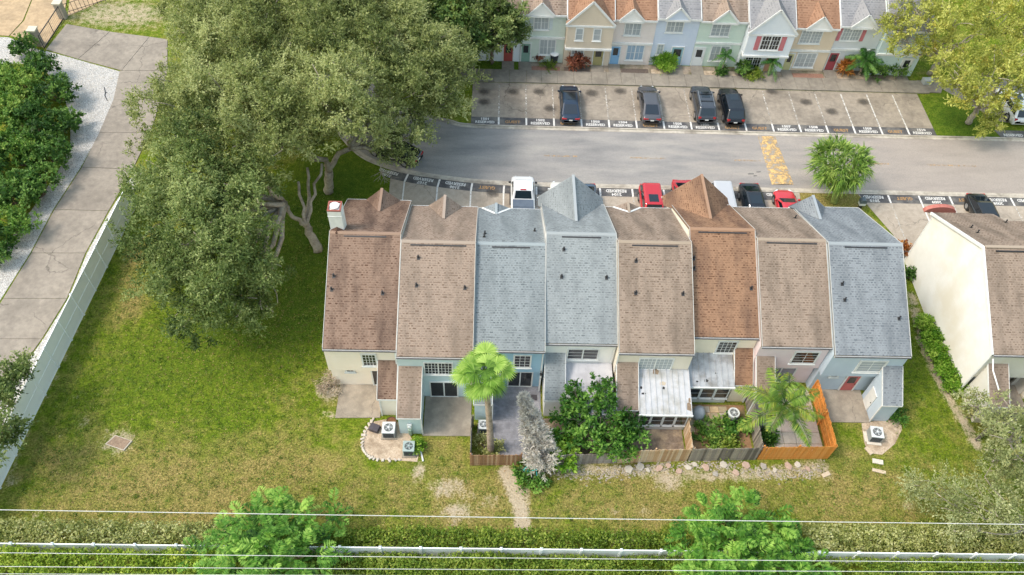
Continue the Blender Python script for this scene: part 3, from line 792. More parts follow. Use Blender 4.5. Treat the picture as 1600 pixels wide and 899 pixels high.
def shed(root, x0, x1, ya, yb, za, zb, wall, key, door=None):
    """lean-to store at the back of a unit: ya its outer eave, yb where it meets the house"""
    yi = ya + .12
    m_ = MB(); m_.box(x0 + .05, x1 - .05, yi, yi + .1, 0, za - .1); s = m_.build('store_wall', wall, root)
    def z(y): return za + (zb - za) * (y - ya) / (yb - ya)
    for xa in (x0 + .05, x1 - .15):
        m_ = MB(); m_.prism([(xa, yi + .103, 0), (xa, yb, 0), (xa, yb, zb - .13), (xa, yi + .103, z(yi + .1) - .13)], (.1, 0, 0)); m_.build('store_wall', wall, root)
    d = roof_plane([(x0, ya, za), (x1, ya, za), (x1, yb, zb), (x0, yb, zb)], key, root, name='store_roof')
    m_ = MB(); m_.box(x0, x1, ya - .03, ya - .006, za - .16, za - .02); m_.build('fascia', white, root)
    for xa in (x0 - .035, x1 + .005):
        m_ = MB(); m_.prism([(xa, ya - .03, za - .15), (xa, yb, zb - .15), (xa, yb, zb + .012), (xa, ya - .03, za + .012)], (.03, 0, 0)); m_.build('rake_board', white, root)
def downspout(root, x, y, z0, z1, name='downspout'):
    m_ = MB(); m_.box(x - .045, x + .045, y - .09, y - .01, z0, z1); m_.build(name, white, root)

cream = siding_mat('siding_cream', 'eee2d2', 'f2e9dc'); skyb = siding_mat('siding_pale_blue', 'b9cdd2', 'c8d9dc'); blue = siding_mat('siding_blue', '8fb4cb', '9dc0d4')
pwhite = siding_mat('siding_white', 'e4e3e0', 'ecebe8'); sand = siding_mat('siding_sand', 'e0d6c6', 'e8dfd0'); cream2 = siding_mat('siding_butter', 'eadfc9', 'f0e7d6')
pink = siding_mat('siding_pink', 'd9c9cc', 'e2d4d6'); iceb = siding_mat('siding_ice_blue', 'b3c3d2', 'c0ceda')

# eave Y, ridge Y, ridge h, front eave Y
u1, _ = townhouse(0, 28.87, 36.0, 8.88, 42.3, cream, 'rust', 'cream end townhouse with brown roof and white chimney beside the lawn', ('small', -8.15, 1.32, 6.75, -.1), .38, [(.1, 3.1), (.08, 4.0), (.78, 4.2)])
u2, _ = townhouse(1, 28.38, 35.45, 8.75, 41.8, skyb, 'rose', 'pale blue townhouse with tan rose roof and wide twin rear window', ('small', -3.45, 1.3, 6.7, -.1), .02, [(.24, 1.2), (.23, 3.1), (.87, 3.2)])
u3, _ = townhouse(2, 28.98, 35.7, 8.42, 41.7, blue, 'slate', 'sky blue townhouse with slate roof behind the grey paver yard', ('low', .35, 1.05, 5.95, .02), .35, [], [(.12, 1.6), (.11, 1.0), (.86, 2.3)])
u4, _ = townhouse(3, 29.63, 36.4, 8.82, 42.3, pwhite, 'slate2', 'white townhouse with grey roof, tall front gable and white flat lanai', ('big', 6.05, 2.5, 7.55, .95), .3, [(.25, 1.2), (.22, 3.1), (.85, 3.1)])
u5, _ = townhouse(4, 28.98, 35.75, 8.85, 42.1, sand, 'rose2', 'sand townhouse with taupe roof and worn metal lanai roof with torn corner', ('low', 10.3, 1.05, 5.95, .02), .3, [(.24, 1.4), (.23, 3.6), (.86, 3.6)])
u6, _ = townhouse(5, 30.36, 37.1, 8.82, 42.6, cream2, 'orange', 'butter yellow townhouse with orange brown roof and tall front gable', ('big', 15.75, 2.55, 7.6, 1.0), .3, [(.05, 2.2), (.05, 2.9), (.9, 4.2)])
u7, _ = townhouse(6, 29.69, 36.35, 8.72, 42.4, pink, 'rose2', 'pale pink townhouse with taupe roof behind the orange fence', None, .35, [], [(.88, 4.6)])
u8, _ = townhouse(7, 29.08, 36.0, 8.85, 42.6, iceb, 'slate3', 'ice blue end townhouse with slate roof and red back door', ('small', 24.25, 1.45, 6.75, -.1), .4, [(.15, 2.9), (.17, 4.0), (.87, 5.2)])
# chimney
ch = at(528, 358, 8.3)
m_ = MB(); m_.box(-10.85, -9.95, 36.3, 37.2, 7.7, 10.5); m_.box(-10.87, -9.93, 36.28, 37.22, 10.02, 10.06); cho = m_.build('chimney', M('chimney_white', 'dfe0df', 'cfd2d2', 2, .6), u1)
m_ = MB(); m_.box(-10.85, -9.95, 36.3, 36.4, 10.503, 10.6); m_.box(-10.85, -9.95, 37.1, 37.2, 10.503, 10.6); m_.box(-10.85, -10.75, 36.4, 37.1, 10.503, 10.6); m_.box(-10.05, -9.95, 36.4, 37.1, 10.503, 10.6); m_.build('chimney_rim', M('rust_paint', '7a3f36', '96584b', 6, .7), cho)
m_ = MB(); m_.disc((-10.4, 36.75, 10.5), .31, .16, 18); m_.build('flue_cap', white, cho)
for sgn in (-1, 1):
    m_ = MB(); m_.prism([(-10.4, 36.3, 8.98), (-10.4 + sgn * .48, 36.3, 8.66), (-10.4, 35.8, 8.86)], (0, 0, .04)); m_.build('chimney_cricket', SH['rust'], cho)

# --- rear features
def slider(root, x0, x1, z1, Y, mull=None, glass=None):
    return window(root, x0, x1, .03, z1, Y, 1, 1, glass, .1, mull, 'sliding_door')
def patio(root, pts, mat, name='patio_slab'):
    m_ = MB(); m_.slab(pts, 0, .07); m_.build(name, mat, root)
# unit 1
Y = 28.99
window(u1, -8.5, -7.45, 3.2, 4.72, Y, 4, 4)
shed(u1, -7.4, -6.12, 26.87, 28.98, 2.4, 3.95, cream, 'rust'); downspout(u1, -7.28, 26.99, .02, 2.2)
slider(u1, -8.15, -7.45, 2.1, Y + .38); window(u1, -9.9, -9.2, 1.75, 2.2, Y + .38, 2, 1)
patio(u1, [(-10.48, 29.36), (-7.42, 29.36), (-7.42, 26.75), (-10.5, 26.68)], conc_patio)
downspout(u1, -6.16, 28.86, 2.4, 5.2)
# unit 2
Y = 28.5
window(u2, -4.32, -2.35, 3.08, 4.6, Y, 4, 4, None, .09, [-3.34])
shed(u2, -5.98, -4.42, 25.47, 28.49, 2.4, 4.05, skyb, 'rose'); downspout(u2, -4.4, 25.6, .02, 2.2)
slider(u2, -4.05, -2.05, 2.1, Y + .02, [-3.05])
patio(u2, [(-4.38, 28.5), (-1.12, 28.5), (-1.14, 25.45), (-4.38, 25.42)], conc_patio_dark)
# unit 3
Y = 29.1
window(u3, 1.66, 2.9, 3.15, 4.76, Y, 3, 4)
shed(u3, -.93, .3, 26.6, 29.09, 2.4, 4.0, skyb, 'slate'); downspout(u3, .33, 26.72, .02, 2.3)
slider(u3, 1.35, 3.15, 2.1, Y + .35, [2.25]); window(u3, .55, 1.2, 1.7, 2.3, Y + .35, 1, 1)
downspout(u3, 3.62, 29.08, .1, 5.2)
for x_, h_ in ((2.55, 2.3), (3.6, 2.9)):
    m_ = MB(); m_.bar((x_, 29.02, h_), (x_, 28.8, h_ - .02), .05, .05); m_.box(x_ - .07, x_ + .07, 28.72, 28.84, h_ - .2, h_ + .02); m_.build('wall_lamp', dark_metal, u3)
mat_ = MB(); mat_.box(2.75, 3.5, 28.3, 28.75, .062, .085); tag(mat_.build('doormat', M('mat_dark', '38363a', '4a474a', 9, .95, .3)), 'dark rectangular doormat outside the sky blue house slider', 'doormat')
# unit 4
Y = 29.75
window(u4, 5.3, 7.5, 3.3, 4.66, Y, 1, 3, None, .1, [6.4])
shed(u4, 3.84, 5.22, 26.98, 29.74, 2.4, 4.05, pwhite, 'slate2'); downspout(u4, 8.45, 29.74, 2.9, 5.2)
lan_w = M('lanai_white', 'bdbdc0', 'b0b0b5', 1.2, .5, 0, .08, c3='a5a4a8', s3=.6)
m_ = MB(); m_.prism([(5.28, 29.74, 2.86), (5.28, 25.9, 2.5), (5.28, 25.9, 2.4), (5.28, 29.74, 2.76)], (3.24, 0, 0)); lr = m_.build('lanai_roof', lan_w, u4)
for k in range(1, 7): m_ = MB(); x_ = 5.28 + 3.24 * k / 7; m_.prism([(x_ - .012, 29.74, 2.873), (x_ - .012, 25.9, 2.513), (x_ - .012, 25.9, 2.49), (x_ - .012, 29.74, 2.85)], (.024, 0, 0)); m_.build('panel_seam', lan_w, lr)
m_ = MB(); m_.box(5.32, 8.48, 26.0, 26.08, 0, 2.38); m_.build('wall', pwhite, u4)
# unit 5
Y = 29.1
window(u5, 10.1, 12.5, 3.15, 4.65, Y, 4, 4, glass_b, .1, [11.3])
shed(u5, 8.68, 10.12, 26.35, 29.09, 2.4, 4.05, sand, 'rose2'); downspout(u5, 8.66, 29.08, 2.9, 5.2)
def lanai(root, x0, x1, ya, yb, za, zb, label_mat, wall, n, nw, patches):
    m_ = MB(); m_.prism([(x0, yb, zb), (x0, ya, za), (x0, ya, za - .09), (x0, yb, zb - .09)], (x1 - x0, 0, 0)); r = m_.build('lanai_roof', label_mat, root)
    for k in range(n + 1):
        x_ = x0 + .03 + (x1 - x0 - .06) * k / n; m_ = MB(); m_.prism([(x_ - .025, yb, zb + .05), (x_ - .025, ya, za + .05), (x_ - .025, ya, za + .002), (x_ - .025, yb, zb + .002)], (.05, 0, 0)); m_.build('roof_rib', label_mat, r)
    m_ = MB(); m_.box(x0 - .04, x1 + .04, ya - .09, ya - .006, za - .14, za + .02); m_.build('gutter', white, r)
    for fx, fy, a, b_, c in patches:
        t = 1 - fy; px, py, pz = x0 + fx * (x1 - x0), ya + t * (yb - ya), za + t * (zb - za)
        sl = (zb - za) / (yb - ya); m_ = MB(); m_.add([(px + dx * a, py + dy * b_, pz + .012 + dy * b_ * sl) for dx, dy in ((-1, -.7), (.6, -1), (1, .3), (.2, 1), (-.8, .8))], [(0, 1, 2, 3, 4)]); m_.build('roof_patch', c, r)
    yw_ = ya + .22
    m_ = MB(); m_.box(x0 + .1, x1 - .1, yw_, yw_ + .08, 0, .62); m_.box(x0 + .1, x1 - .1, yw_, yw_ + .08, 2.0, za - .1); m_.build('lanai_wall', white, root)
    xs = [x0 + .1 + (x1 - x0 - .2) * k / nw for k in range(nw + 1)]
    for a, b_ in zip(xs, xs[1:]): window(root, a + .003, b_ - .003, .625, 1.995, yw_ + .02, 1, 2, glass_d, .075)
    m_ = MB(); m_.box(x0 + .1, x0 + .18, yw_ + .083, yb, 0, za - .1); m_.build('lanai_wall', white, root)
    m_ = MB(); m_.box(x1 - .18, x1 - .1, yw_ + .083, yb, 0, za - .1); m_.build('lanai_wall', white, root)
metal_w = M('worn_white_metal', 'b7b8ba', 'a9abae', 1.5, .45, .05, .1, c3='96958f', s3=.9)
metal_g = M('worn_grey_metal', 'a3a6a9', '94979a', 1.8, .45, .05, .15, c3='7d7c79', s3=.9)
rustp = M('bare_brown_patch', '6b5b4d', '85745f', 8, .9); blackp = M('tar_patch', '2e2c2d', '3b3939', 8, .9)
lanai(u5, 10.16, 13.72, 25.98, 29.08, 2.5, 3.25, metal_w, white, 9, 4, [(.36, .06, .22, .2, rustp), (.48, .32, .22, .14, M('tan_patch', 'a69a88', 'b7ab99', 6, .9)), (.49, .42, .09, .1, blackp), (.1, .55, .16, .07, blackp), (.06, .42, .08, .1, blackp), (.95, .82, .16, .3, rustp), (.97, .68, .1, .16, rustp)])
# unit 6
Y = 30.48
window(u6, 15.65, 17.05, 3.3, 4.8, Y, 4, 4)
shed(u6, 16.98, 18.24, 28.38, 30.47, 2.45, 3.95, cream2, 'orange'); downspout(u6, 18.2, 28.5, .02, 2.3)
lanai(u6, 13.72, 16.95, 28.18, 30.47, 2.5, 3.25, metal_g, white, 8, 3, [(.2, .85, .09, .06, blackp), (.4, .82, .15, .1, blackp), (.62, .6, .08, .06, blackp)])
# unit 7
Y = 29.81
window(u7, 20.8, 22.6, 3.15, 4.7, Y, 2, 4, None, .12)
shed(u7, 18.34, 19.6, 27.4, 29.8, 2.4, 4.0, pink, 'rose2'); downspout(u7, 18.32, 27.5, .02, 2.3)
slider(u7, 19.75, 21.9, 2.1, Y + .35, [20.8], glass_mat('grey_glass', '6c7280', .15))
# unit 8
Y = 29.2
window(u8, 25.15, 27.1, 3.15, 4.66, Y, 2, 4, glass_b, .14)
shed(u8, 26.95, 28.3, 27.0, 29.19, 2.4, 4.0, iceb, 'slate3'); downspout(u8, 26.96, 27.1, .02, 2.3)
def door(root, x0, x1, z1, Y, col, lite=True, name='door', ny=3):
    d = MB(); d.box(x0, x1, Y - .05, Y + .01, .04, z1); d.box(x0 + .12, x1 - .12, Y - .062, Y - .051, .14, z1 * .45)
    o = d.build(name, col, root)
    f = MB(); f.box(x0 - .1, x0 - .003, Y - .08, Y + .01, 0, z1 + .1); f.box(x1 + .003, x1 + .1, Y - .08, Y + .01, 0, z1 + .1); f.box(x0 - .003, x1 + .003, Y - .08, Y + .01, z1 + .003, z1 + .1); f.build('door_frame', white, o)
    if lite:
        p = MB(); p.box(x0 + .18, x1 - .18, Y - .064, Y - .052, z1 * .52, z1 - .2); p.build('pane', glass_d, o)
    h = MB(); h.disc((x1 - .1, Y - .1, z1 * .47), .03, .06, 8); h.build('handle', dark_metal, o)
    return o
door(u8, 25.4, 26.3, 2.05, Y + .4, M('door_red', 'b05a58', 'ba6664', 3, .5)); window(u8, 24.05, 24.7, 1.8, 2.2, Y + .4, 2, 1)
m_ = MB(); m_.box(26.93, 26.985, 27.9, 28.75, .05, 2.0); so = m_.build('store_door', white, u8)
m_ = MB(); m_.disc((26.91, 28.0, 1.0), .03, .06, 8); m_.build('handle', dark_metal, so)
patio(u8, [(23.85, 29.58), (26.96, 29.58), (26.96, 26.95), (24.1, 26.95)], conc_patio)

# ------------------------------------------------------------------ cream house on the right
CX, CXE = 33.9, 44.0
lap = M('siding_ivory', 'd0cec7', 'd9d7d1', .9, .55, 0, 0, c3='cbc5b6', s3=.25)
def right_house(x0, x1, ye, yr, hr, yf, wall, key, label, side=False):
    root = thing('townhouse', label, 'house', (x0, ye, 0), 'townhouses beyond the path')
    he = HE - .1
    def roofz(y): return (HE + (hr - HE) * (y - ye) / (yr - ye)) if y < yr else (HE + (hr - HE) * (yf - y) / (yf - yr))
    if side:
        m_ = MB(); z = 0.0; step = .24
        def yspan(z):
            a, b_ = ye + .12, yf - .3
            if z > HE - .15:
                t = (z + .15 - HE) / (hr - HE); a = max(a, ye + t * (yr - ye)); b_ = min(b_, yf - t * (yf - yr))
            return a, b_
        vs = []; fs = []
        while z < hr - .2:
            z1 = min(z + step, hr - .16); a0, b0 = yspan(z); a1, b1 = yspan(z1)
            k = len(vs)
            vs += [(x0 - .055, a0, z), (x0 - .055, b0, z), (x0, b1, z1), (x0, a1, z1)]; fs.append((k, k + 1, k + 2, k + 3))
            if z1 < hr - .2:
                a2, b2 = yspan(z1); vs += [(x0 - .055, a2, z1), (x0 - .055, b2, z1)]; fs.append((k + 3, k + 2, k + 5, k + 4))
            z = z1
        m_.add(vs, fs); m_.build('gable_wall', lap, root)
        for ya in (ye + .1, yf - .3):
            m_ = MB(); m_.box(x0 - .05, x0 + .05, ya - .06, ya + .06, 0, he); m_.build('corner_board', white, root)
    for xa in (x0 + .004, x1 - .139):
        m_ = MB(); m_.prism([(xa, ye + .12, 0), (xa, yf - .3, 0), (xa, yf - .3, roofz(yf - .3) - .14), (xa, yr, hr - .16), (xa, ye + .12, roofz(ye + .12) - .14)], (.135, 0, 0)); m_.build('gable_wall', wall, root)
    m_ = MB(); m_.box(x0 + .15, x1 - .15, ye + .12, ye + .26, 2.3, he); m_.build('wall', wall, root)
    m_ = MB(); m_.box(x0 + .15, x1 - .15, ye + .9, ye + 1.04, 0, 2.297); m_.build('wall', wall, root)
    m_ = MB(); m_.box(x0 + .15, x1 - .15, yf - .44, yf - .3, 0, he); m_.build('wall', wall, root)
    roof = MB(); roof.prism([(x0 - .12, ye - .02, HE - .11), (x0 - .12, yr, hr - .115), (x0 - .12, yf + .02, HE - .11), (x0 - .12, yf + .02, HE - .2), (x0 - .12, yr, hr - .2), (x0 - .12, ye - .02, HE - .2)], (x1 - x0 + .12, 0, 0))
    ro = roof.build('roof', M('roof_board', '6d655c', '7d756b', 4, .9), root)
    roof_plane([(x0 - .12, ye, HE), (x1, ye, HE), (x1, yr, hr), (x0 - .12, yr, hr)], key, ro)
    roof_plane([(x1, yf, HE), (x0 - .12, yf, HE), (x0 - .12, yr, hr), (x1, yr, hr)], key, ro)
    m_ = MB(); m_.box(x0, x1, yr - .12, yr + .12, hr - .03, hr + .04); m_.build('ridge_cap', cap_mat(key), ro)
    m_ = MB(); m_.bar((x0 + .7, yr - .3, hr - .11), (x1 - .7, yr - .3, hr - .11), .1, .07); m_.build('ridge_vent', dark_metal, ro)
    m_ = MB(); m_.box(x0, x1, ye - .05, ye - .024, HE - .24, HE - .07); m_.build('fascia', white, root)
    m_ = MB(); m_.box(x0, x1, ye - .12, ye - .052, HE - .16, HE - .09); m_.build('gutter', M('gutter_grey', '4d4d50', '5c5c5f', 3, .5), root)
    for (ya, za), (yb_, zb) in (((ye - .03, HE), (yr, hr)), ((yr, hr), (yf + .03, HE))):
        m_ = MB(); m_.prism([(x0 - .17, ya, za + .03), (x0 - .17, yb_, zb + .03), (x0 - .17, yb_, zb - .2), (x0 - .17, ya, za - .2)], (.05, 0, 0)); m_.build('rake_board', white, root)
        m_ = MB(); m_.prism([(x0 - .16, ya, za + .035), (x0 - .16, yb_, zb + .035), (x0 - .16, yb_, zb + .012), (x0 - .16, ya, za + .012)], (.1, 0, 0)); m_.build('drip_edge', white, root)
    return root, ro, roofz
uR, roR, rzR = right_house(34.0, 38.75, 29.35, 35.9, 8.9, 42.3, lap, 'rose2', 'ivory end townhouse with bare lapped side wall facing the dirt path', True)
uS, roS, rzS = right_house(38.78, 45.4, 29.0, 35.5, 8.75, 41.6, sand, 'rose2', 'tan roofed townhouse attached behind the ivory end house')
for px, py in ((1517, 356), (1527, 364), (1571, 348)):
    for Yq in np.arange(36, 42, .02):
        d = ray(px, py); t = Yq / d.y
        if CAM_H + d.z * t > rzR(Yq): continue
        p = Vector((d.x * t, Yq, CAM_H + d.z * t)); 
        p.z = rzR(Yq); vent_pipe(roR, p, Vector((0, .45, .9)).normalized(), roR); break
ap = at(1478, 331, 5.6)
arc = MB(); arc.prism([(ap.x + 1.25 * math.cos(a) * 1.0, 42.75, 4.95 + .6 * math.sin(a)) for a in np.linspace(0, math.pi, 15)], (0, .35, 0)); arc.build('arched_canopy', M('red_tile', '9d5a50', 'ad6c60', 5, .7), uR)
shed(uR, 34.3, 35.7, 27.0, 29.46, 2.5, 4.1, lap, 'rose2')
m_ = MB(); m_.tube([(34.02, 29.2, 5.1), (34.05, 28.6, 4.6), (34.1, 27.2, 4.3)], .05, 6); m_.build('gutter_pipe', white, uR)
m_ = MB(); m_.box(35.8, 38.7, 27.1, 30.2, .0, .07); m_.build('patio_slab', conc_patio, uR)
# ================================================================== FAR ROW
shut_red = M('shutter_red', 'b56a70', 'bf7579', 3, .6); shut_wht = M('shutter_pale', 'b9c3c6', 'c4cdd0', 3, .6)
def far_house(x0, x1, Y, he, wall, key, gable, label, wins=(), doors=(), band=None, shutters=(), low=None, yr_off=6.3, hr=8.8):
    x0 += .01; x1 -= .01
    root = thing('townhouse', label, 'house', (x0, Y, 0), 'front row of townhouses')
    yr, yb = Y + yr_off, Y + 12.6
    m_ = MB(); m_.box(x0, x1, Y, Y + .15, 0, he); m_.build('wall', wall, root)
    m_ = MB(); m_.box(x0, x1, yb - .15, yb, 0, he); m_.build('wall', wall, root)
    for xa in (x0, x1 - .14):
        m_ = MB(); m_.prism([(xa, Y + .153, 0), (xa, yb - .153, 0), (xa, yb - .153, he), (xa, yr, hr - .15), (xa, Y + .153, he)], (.14, 0, 0)); m_.build('gable_wall', wall, root)
    ye = Y - .3
    roof = MB(); roof.prism([(x0, ye, he - .02), (x0, yr, hr - .1), (x0, yb + .3, he - .02), (x0, yb + .3, he - .1), (x0, yr, hr - .2), (x0, ye, he - .1)], (x1 - x0, 0, 0)); ro = roof.build('roof', M('roof_board', '6d655c', '7d756b', 4, .9), root)
    roof_plane([(x0, ye, he + .08), (x1, ye, he + .08), (x1, yr, hr), (x0, yr, hr)], key, ro, pitch=.34, row=.25)
    roof_plane([(x1, yb + .3, he + .08), (x0, yb + .3, he + .08), (x0, yr, hr), (x1, yr, hr)], key, ro, tabs=False)
    m_ = MB(); m_.box(x0 + .02, x1 - .02, yr - .14, yr + .14, hr - .03, hr + .03); m_.build('ridge_cap', cap_mat(key), ro)
    m_ = MB(); m_.box(x0, x1, ye - .05, ye - .004, he - .14, he + .06); m_.build('fascia', white, root)
    for xa in (x0 - .005, x1 - .045):
        m_ = MB(); m_.prism([(xa, ye - .02, he + .085), (xa, yr, hr + .005), (xa, yr, hr + .04), (xa, ye - .02, he + .12)], (.05, 0, 0)); m_.build('rake_board', white, root)
    if gable:
        kind, gx, hw, rise, proj, panel = gable
        ya = ye - proj; slope = (hr - he) / (yr - ye); zb = he + .06 if kind == 'small' else he - .35
        zr = zb + rise; yv = ye + (zr - he) / slope
        for sgn in (-1, 1):
            lowf = (gx + sgn * hw, ya, zb); lowb = (gx + sgn * hw, max(ye, ye + (zb - he) / slope), zb); apex = (gx, ya, zr); back = (gx, yv, zr); lift = Vector((0, 0, .09))
            roof_plane([Vector(p) + lift for p in ([lowf, lowb, back, apex] if sgn > 0 else [lowb, lowf, apex, back])], key, ro, thick=.06, pitch=.34, row=.25, name='gable_slope')
            m_ = MB(); m_.bar(Vector(lowf) + Vector((0, -.04, .02)), Vector(apex) + Vector((0, -.04, .02)), .06, .2); m_.build('rake_board', white, ro)
        m_ = MB(); m_.prism([(gx - hw + .12, ya + .05, zb), (gx + hw - .12, ya + .05, zb), (gx, ya + .05, zr - .08)], (0, .06, 0)); m_.build('gable_panel', panel, ro)
        m_ = MB(); m_.box(gx - hw, gx + hw, ya - .03, ya + .04, zb - .2, zb - .003); m_.build('gable_board', white, ro)
        if kind == 'big':
            m_ = MB(); m_.box(x0 + .05, x1 - .05, ya + .06, Y - .003, band + .12, zb - .21); m_.build('wall', wall, root)
    Yw = Y if not (gable and gable[0] == 'big') else Y - .59
    for (a, b_, z0, z1, nx, ny, *g_) in wins:
        window(root, a, b_, z0, z1, (Yw if z0 > (band or 2.6) else Y), nx, ny, g_[0] if g_ else glass_b, .1, [(a + b_) / 2] if b_ - a > 1.0 else None)
    for (a, b_, z0, z1, c) in shutters:
        m_ = MB(); m_.box(a, b_, Yw - .05, Yw - .003, z0, z1)
        for k in range(1, 7): zz = z0 + (z1 - z0) * k / 7; m_.box(a + .04, b_ - .04, Yw - .06, Yw - .051, zz - .03, zz + .03)
        m_.build('shutter', c, root)
    for (a, b_, z1, c, *li) in doors: door(root, a, b_, z1, Y, c, li[0] if li else True)
    if band:
        m_ = MB(); m_.box(x0, x1, Yw - .12, Y - .003, band - .12, band + .1); m_.build('belt_board', white, root)
    if low:
        w_, d_ = low
        m_ = MB(); m_.box(x0 + .02, x1 - .02, Y - .03, Y - .003, 0.0, 1.0)
    # walk to the door
    if doors:
        a, b_ = doors[0][0] - .15, doors[0][1] + .15
        m_ = MB(); m_.box(a, b_, 65.37, Y - .1, 0, .1); m_.build('front_step', conc_walk, root)
    return root
green_s = siding_mat('siding_green', (.53, .61, .54), (.60, .67, .60)); beige_s = siding_mat('siding_beige', (.60, .51, .40), (.66, .57, .45)); blush = siding_mat('siding_blush', (.70, .63, .59), (.75, .68, .65)); lilac = siding_mat('siding_periwinkle', (.55, .62, .75), (.62, .69, .79))
mint = siding_mat('siding_mint', (.54, .65, .57), (.60, .70, .61)); pale = siding_mat('siding_pearl', (.65, .70, .75), (.71, .75, .79)); beige3 = siding_mat('siding_wheat', (.65, .53, .39), (.70, .59, .45)); grey_s = siding_mat('siding_grey', (.61, .63, .66), (.66, .69, .70)); teal_s = siding_mat('siding_teal', (.53, .66, .67), (.60, .70, .72))
def DC(n, c): return M('door_' + n, c, c, 3, .5)
wp = pwhite
far_house(-10.5, -6.2, 66.8, 5.4, beige3, 'rose', ('small', -8.4, 1.2, 1.2, .2, wp), 'wheat coloured townhouse almost hidden behind the large oaks', [(-9.3, -7.7, 3.8, 5.2, 2, 3)], [(-7.6, -6.7, 2.05, DC('dark', '3b4248'))], 2.9)
far_house(-6.2, -1.8, 66.9, 5.4, teal_s, 'rose', ('small', -4.0, 1.2, 1.2, .2, wp), 'pale teal townhouse partly hidden by dark green trees', [(-4.9, -3.4, 3.8, 5.2, 2, 3)], [(-3.0, -2.1, 2.05, DC('navy', '3b4a5c'))], 2.9)
far_house(-1.8, 2.5, 66.8, 5.5, pale, 'rose', ('small', .3, 1.2, 1.2, .2, wp), 'pearl townhouse with red shutters and red door behind tree branches', [(-.7, .8, 3.8, 5.2, 2, 3)], [(.9, 1.8, 2.05, DC('brick', '9c4a44'))], 2.9, [(-1.15, -.8, 3.8, 5.2, M('shutter_deep_red', '96434a', 'a14c52', 3, .6)), (.9, 1.25, 3.8, 5.2, M('shutter_deep_red', '96434a', 'a14c52', 3, .6))])
far_house(2.5, 6.8, 66.8, 5.55, green_s, 'rose', ('small', 4.35, 1.25, 1.3, .2, wp), 'sage green townhouse with green door and dark bin in front', [(3.65, 5.15, 3.75, 5.4, 2, 2), (4.35, 6.0, .9, 2.75, 2, 2)], [(2.65, 3.5, 2.15, DC('green', '7d9c90'))], 2.9, [(3.3, 3.6, 3.8, 5.35, shut_wht), (5.2, 5.5, 3.8, 5.35, shut_wht)])
far_house(6.8, 11.35, 66.5, 5.35, beige_s, 'terra', ('big', 9.05, 2.35, 2.5, .35, beige_s), 'beige townhouse with a wide full front gable and red brown bush', [(7.65, 8.45, 3.3, 4.7, 1, 2), (9.35, 10.15, 3.3, 4.7, 1, 2), (7.5, 8.8, 1.2, 2.1, 2, 1)], [(9.75, 10.7, 2.1, DC('olive', '9c9466'))], 2.35)
far_house(11.35, 15.45, 66.8, 5.25, blush, 'terra', ('small', 12.95, 1.2, 1.25, .2, wp), 'blush pink townhouse with orange roof and bright blue door', [(12.4, 14.05, 3.4, 4.85, 2, 2), (12.95, 14.75, .55, 2.4, 2, 2, glass_mat('blue_blind', '8aa3b8', .2))], [(11.5, 12.35, 2.15, DC('sky', '7fa9cc'))], 2.5)
far_house(15.45, 19.6, 66.9, 5.45, lilac, 'grey', ('small', 17.35, 1.2, 1.25, .2, lilac), 'periwinkle townhouse with grey roof behind a round clipped bush', [(16.4, 18.1, 3.8, 5.25, 2, 2), (15.95, 16.65, 1.2, 2.5, 2, 3)], [(17.5, 18.6, 2.15, DC('blue_green', '86aab4'))], None)
far_house(19.6, 24.15, 66.9, 5.3, mint, 'rose', ('small', 21.9, 1.25, 1.3, .2, mint), 'mint green townhouse with white half glass door and young palm', [(20.8, 22.65, 3.5, 4.95, 2, 3), (21.3, 23.2, .65, 2.5, 2, 2)], [(19.75, 20.7, 2.15, DC('white', 'd5d8d8'))], 2.75)
far_house(24.15, 28.7, 66.3, 5.1, pale, 'grey', ('big', 26.45, 2.35, 2.6, .35, pale), 'pale blue white townhouse with wide gable and pink red shutters', [(25.5, 27.4, 2.95, 4.65, 3, 3, glass_d), (24.7, 26.4, .3, 2.0, 3, 3, glass_d)], [(26.85, 27.8, 1.98, DC('tan', 'b58a72'))], 2.25, [(25.0, 25.45, 2.95, 4.65, shut_red), (27.45, 27.9, 2.95, 4.65, shut_red)])
far_house(28.7, 33.0, 66.6, 5.05, beige3, 'terra', ('small', 30.9, 1.25, 1.35, .2, wp), 'wheat townhouse with terracotta roof and pale yellow door', [(29.5, 31.6, 3.2, 4.75, 3, 4), (29.85, 31.9, .4, 2.15, 2, 3)], [(28.85, 29.6, 1.98, DC('yellow', 'b5b184'))], 2.4)
far_house(33.0, 37.5, 66.8, 5.25, grey_s, 'grey', ('small', 35.2, 1.25, 1.35, .2, wp), 'light grey townhouse with red shutters behind the full palm', [(33.5, 35.4, 3.5, 5.0, 3, 3)], [(33.2, 34.1, 2.1, DC('wine', '96424a'))], 2.5, [(33.12, 33.45, 3.5, 5.0, shut_red), (35.45, 35.8, 3.5, 5.0, shut_red)])
far_house(37.5, 41.9, 66.2, 5.3, teal_s, 'grey', None, 'pale teal end townhouse half hidden by the yellow green tree', [(38.3, 40.0, 3.6, 5.1, 2, 2)], [(40.4, 41.3, 2.1, DC('white', 'd5d8d8'))], 2.5)
# planting beds in front
mulch_dark = M('mulch_dark', '4e443d', '645850', 8, .95, .5, .4); mulch_red = M('mulch_red', '7a584c', '92705f', 8, .95, .5, .4)
for a, b_, m__ in ((3.7, 6.5, mulch_red), (6.9, 9.5, mulch_dark), (12.6, 15.3, mulch_dark), (15.6, 17.3, mulch), (20.9, 24.0, mulch), (24.3, 26.6, mulch_dark), (29.8, 32.9, mulch_red), (34.3, 37.4, mulch)):
    patch('mulch_bed', [(a, 65.38), (b_, 65.38), (b_, 66.08), (a, 66.08)], m__, .06)

patch('planting_strip', [(2.4, 65.37), (41.5, 65.37), (41.5, 66.75), (2.4, 66.75)], M('garden_soil', '7d7062', '968a7b', 3, .95, .4, .4, c3='5d5a42', s3=.7), .035)
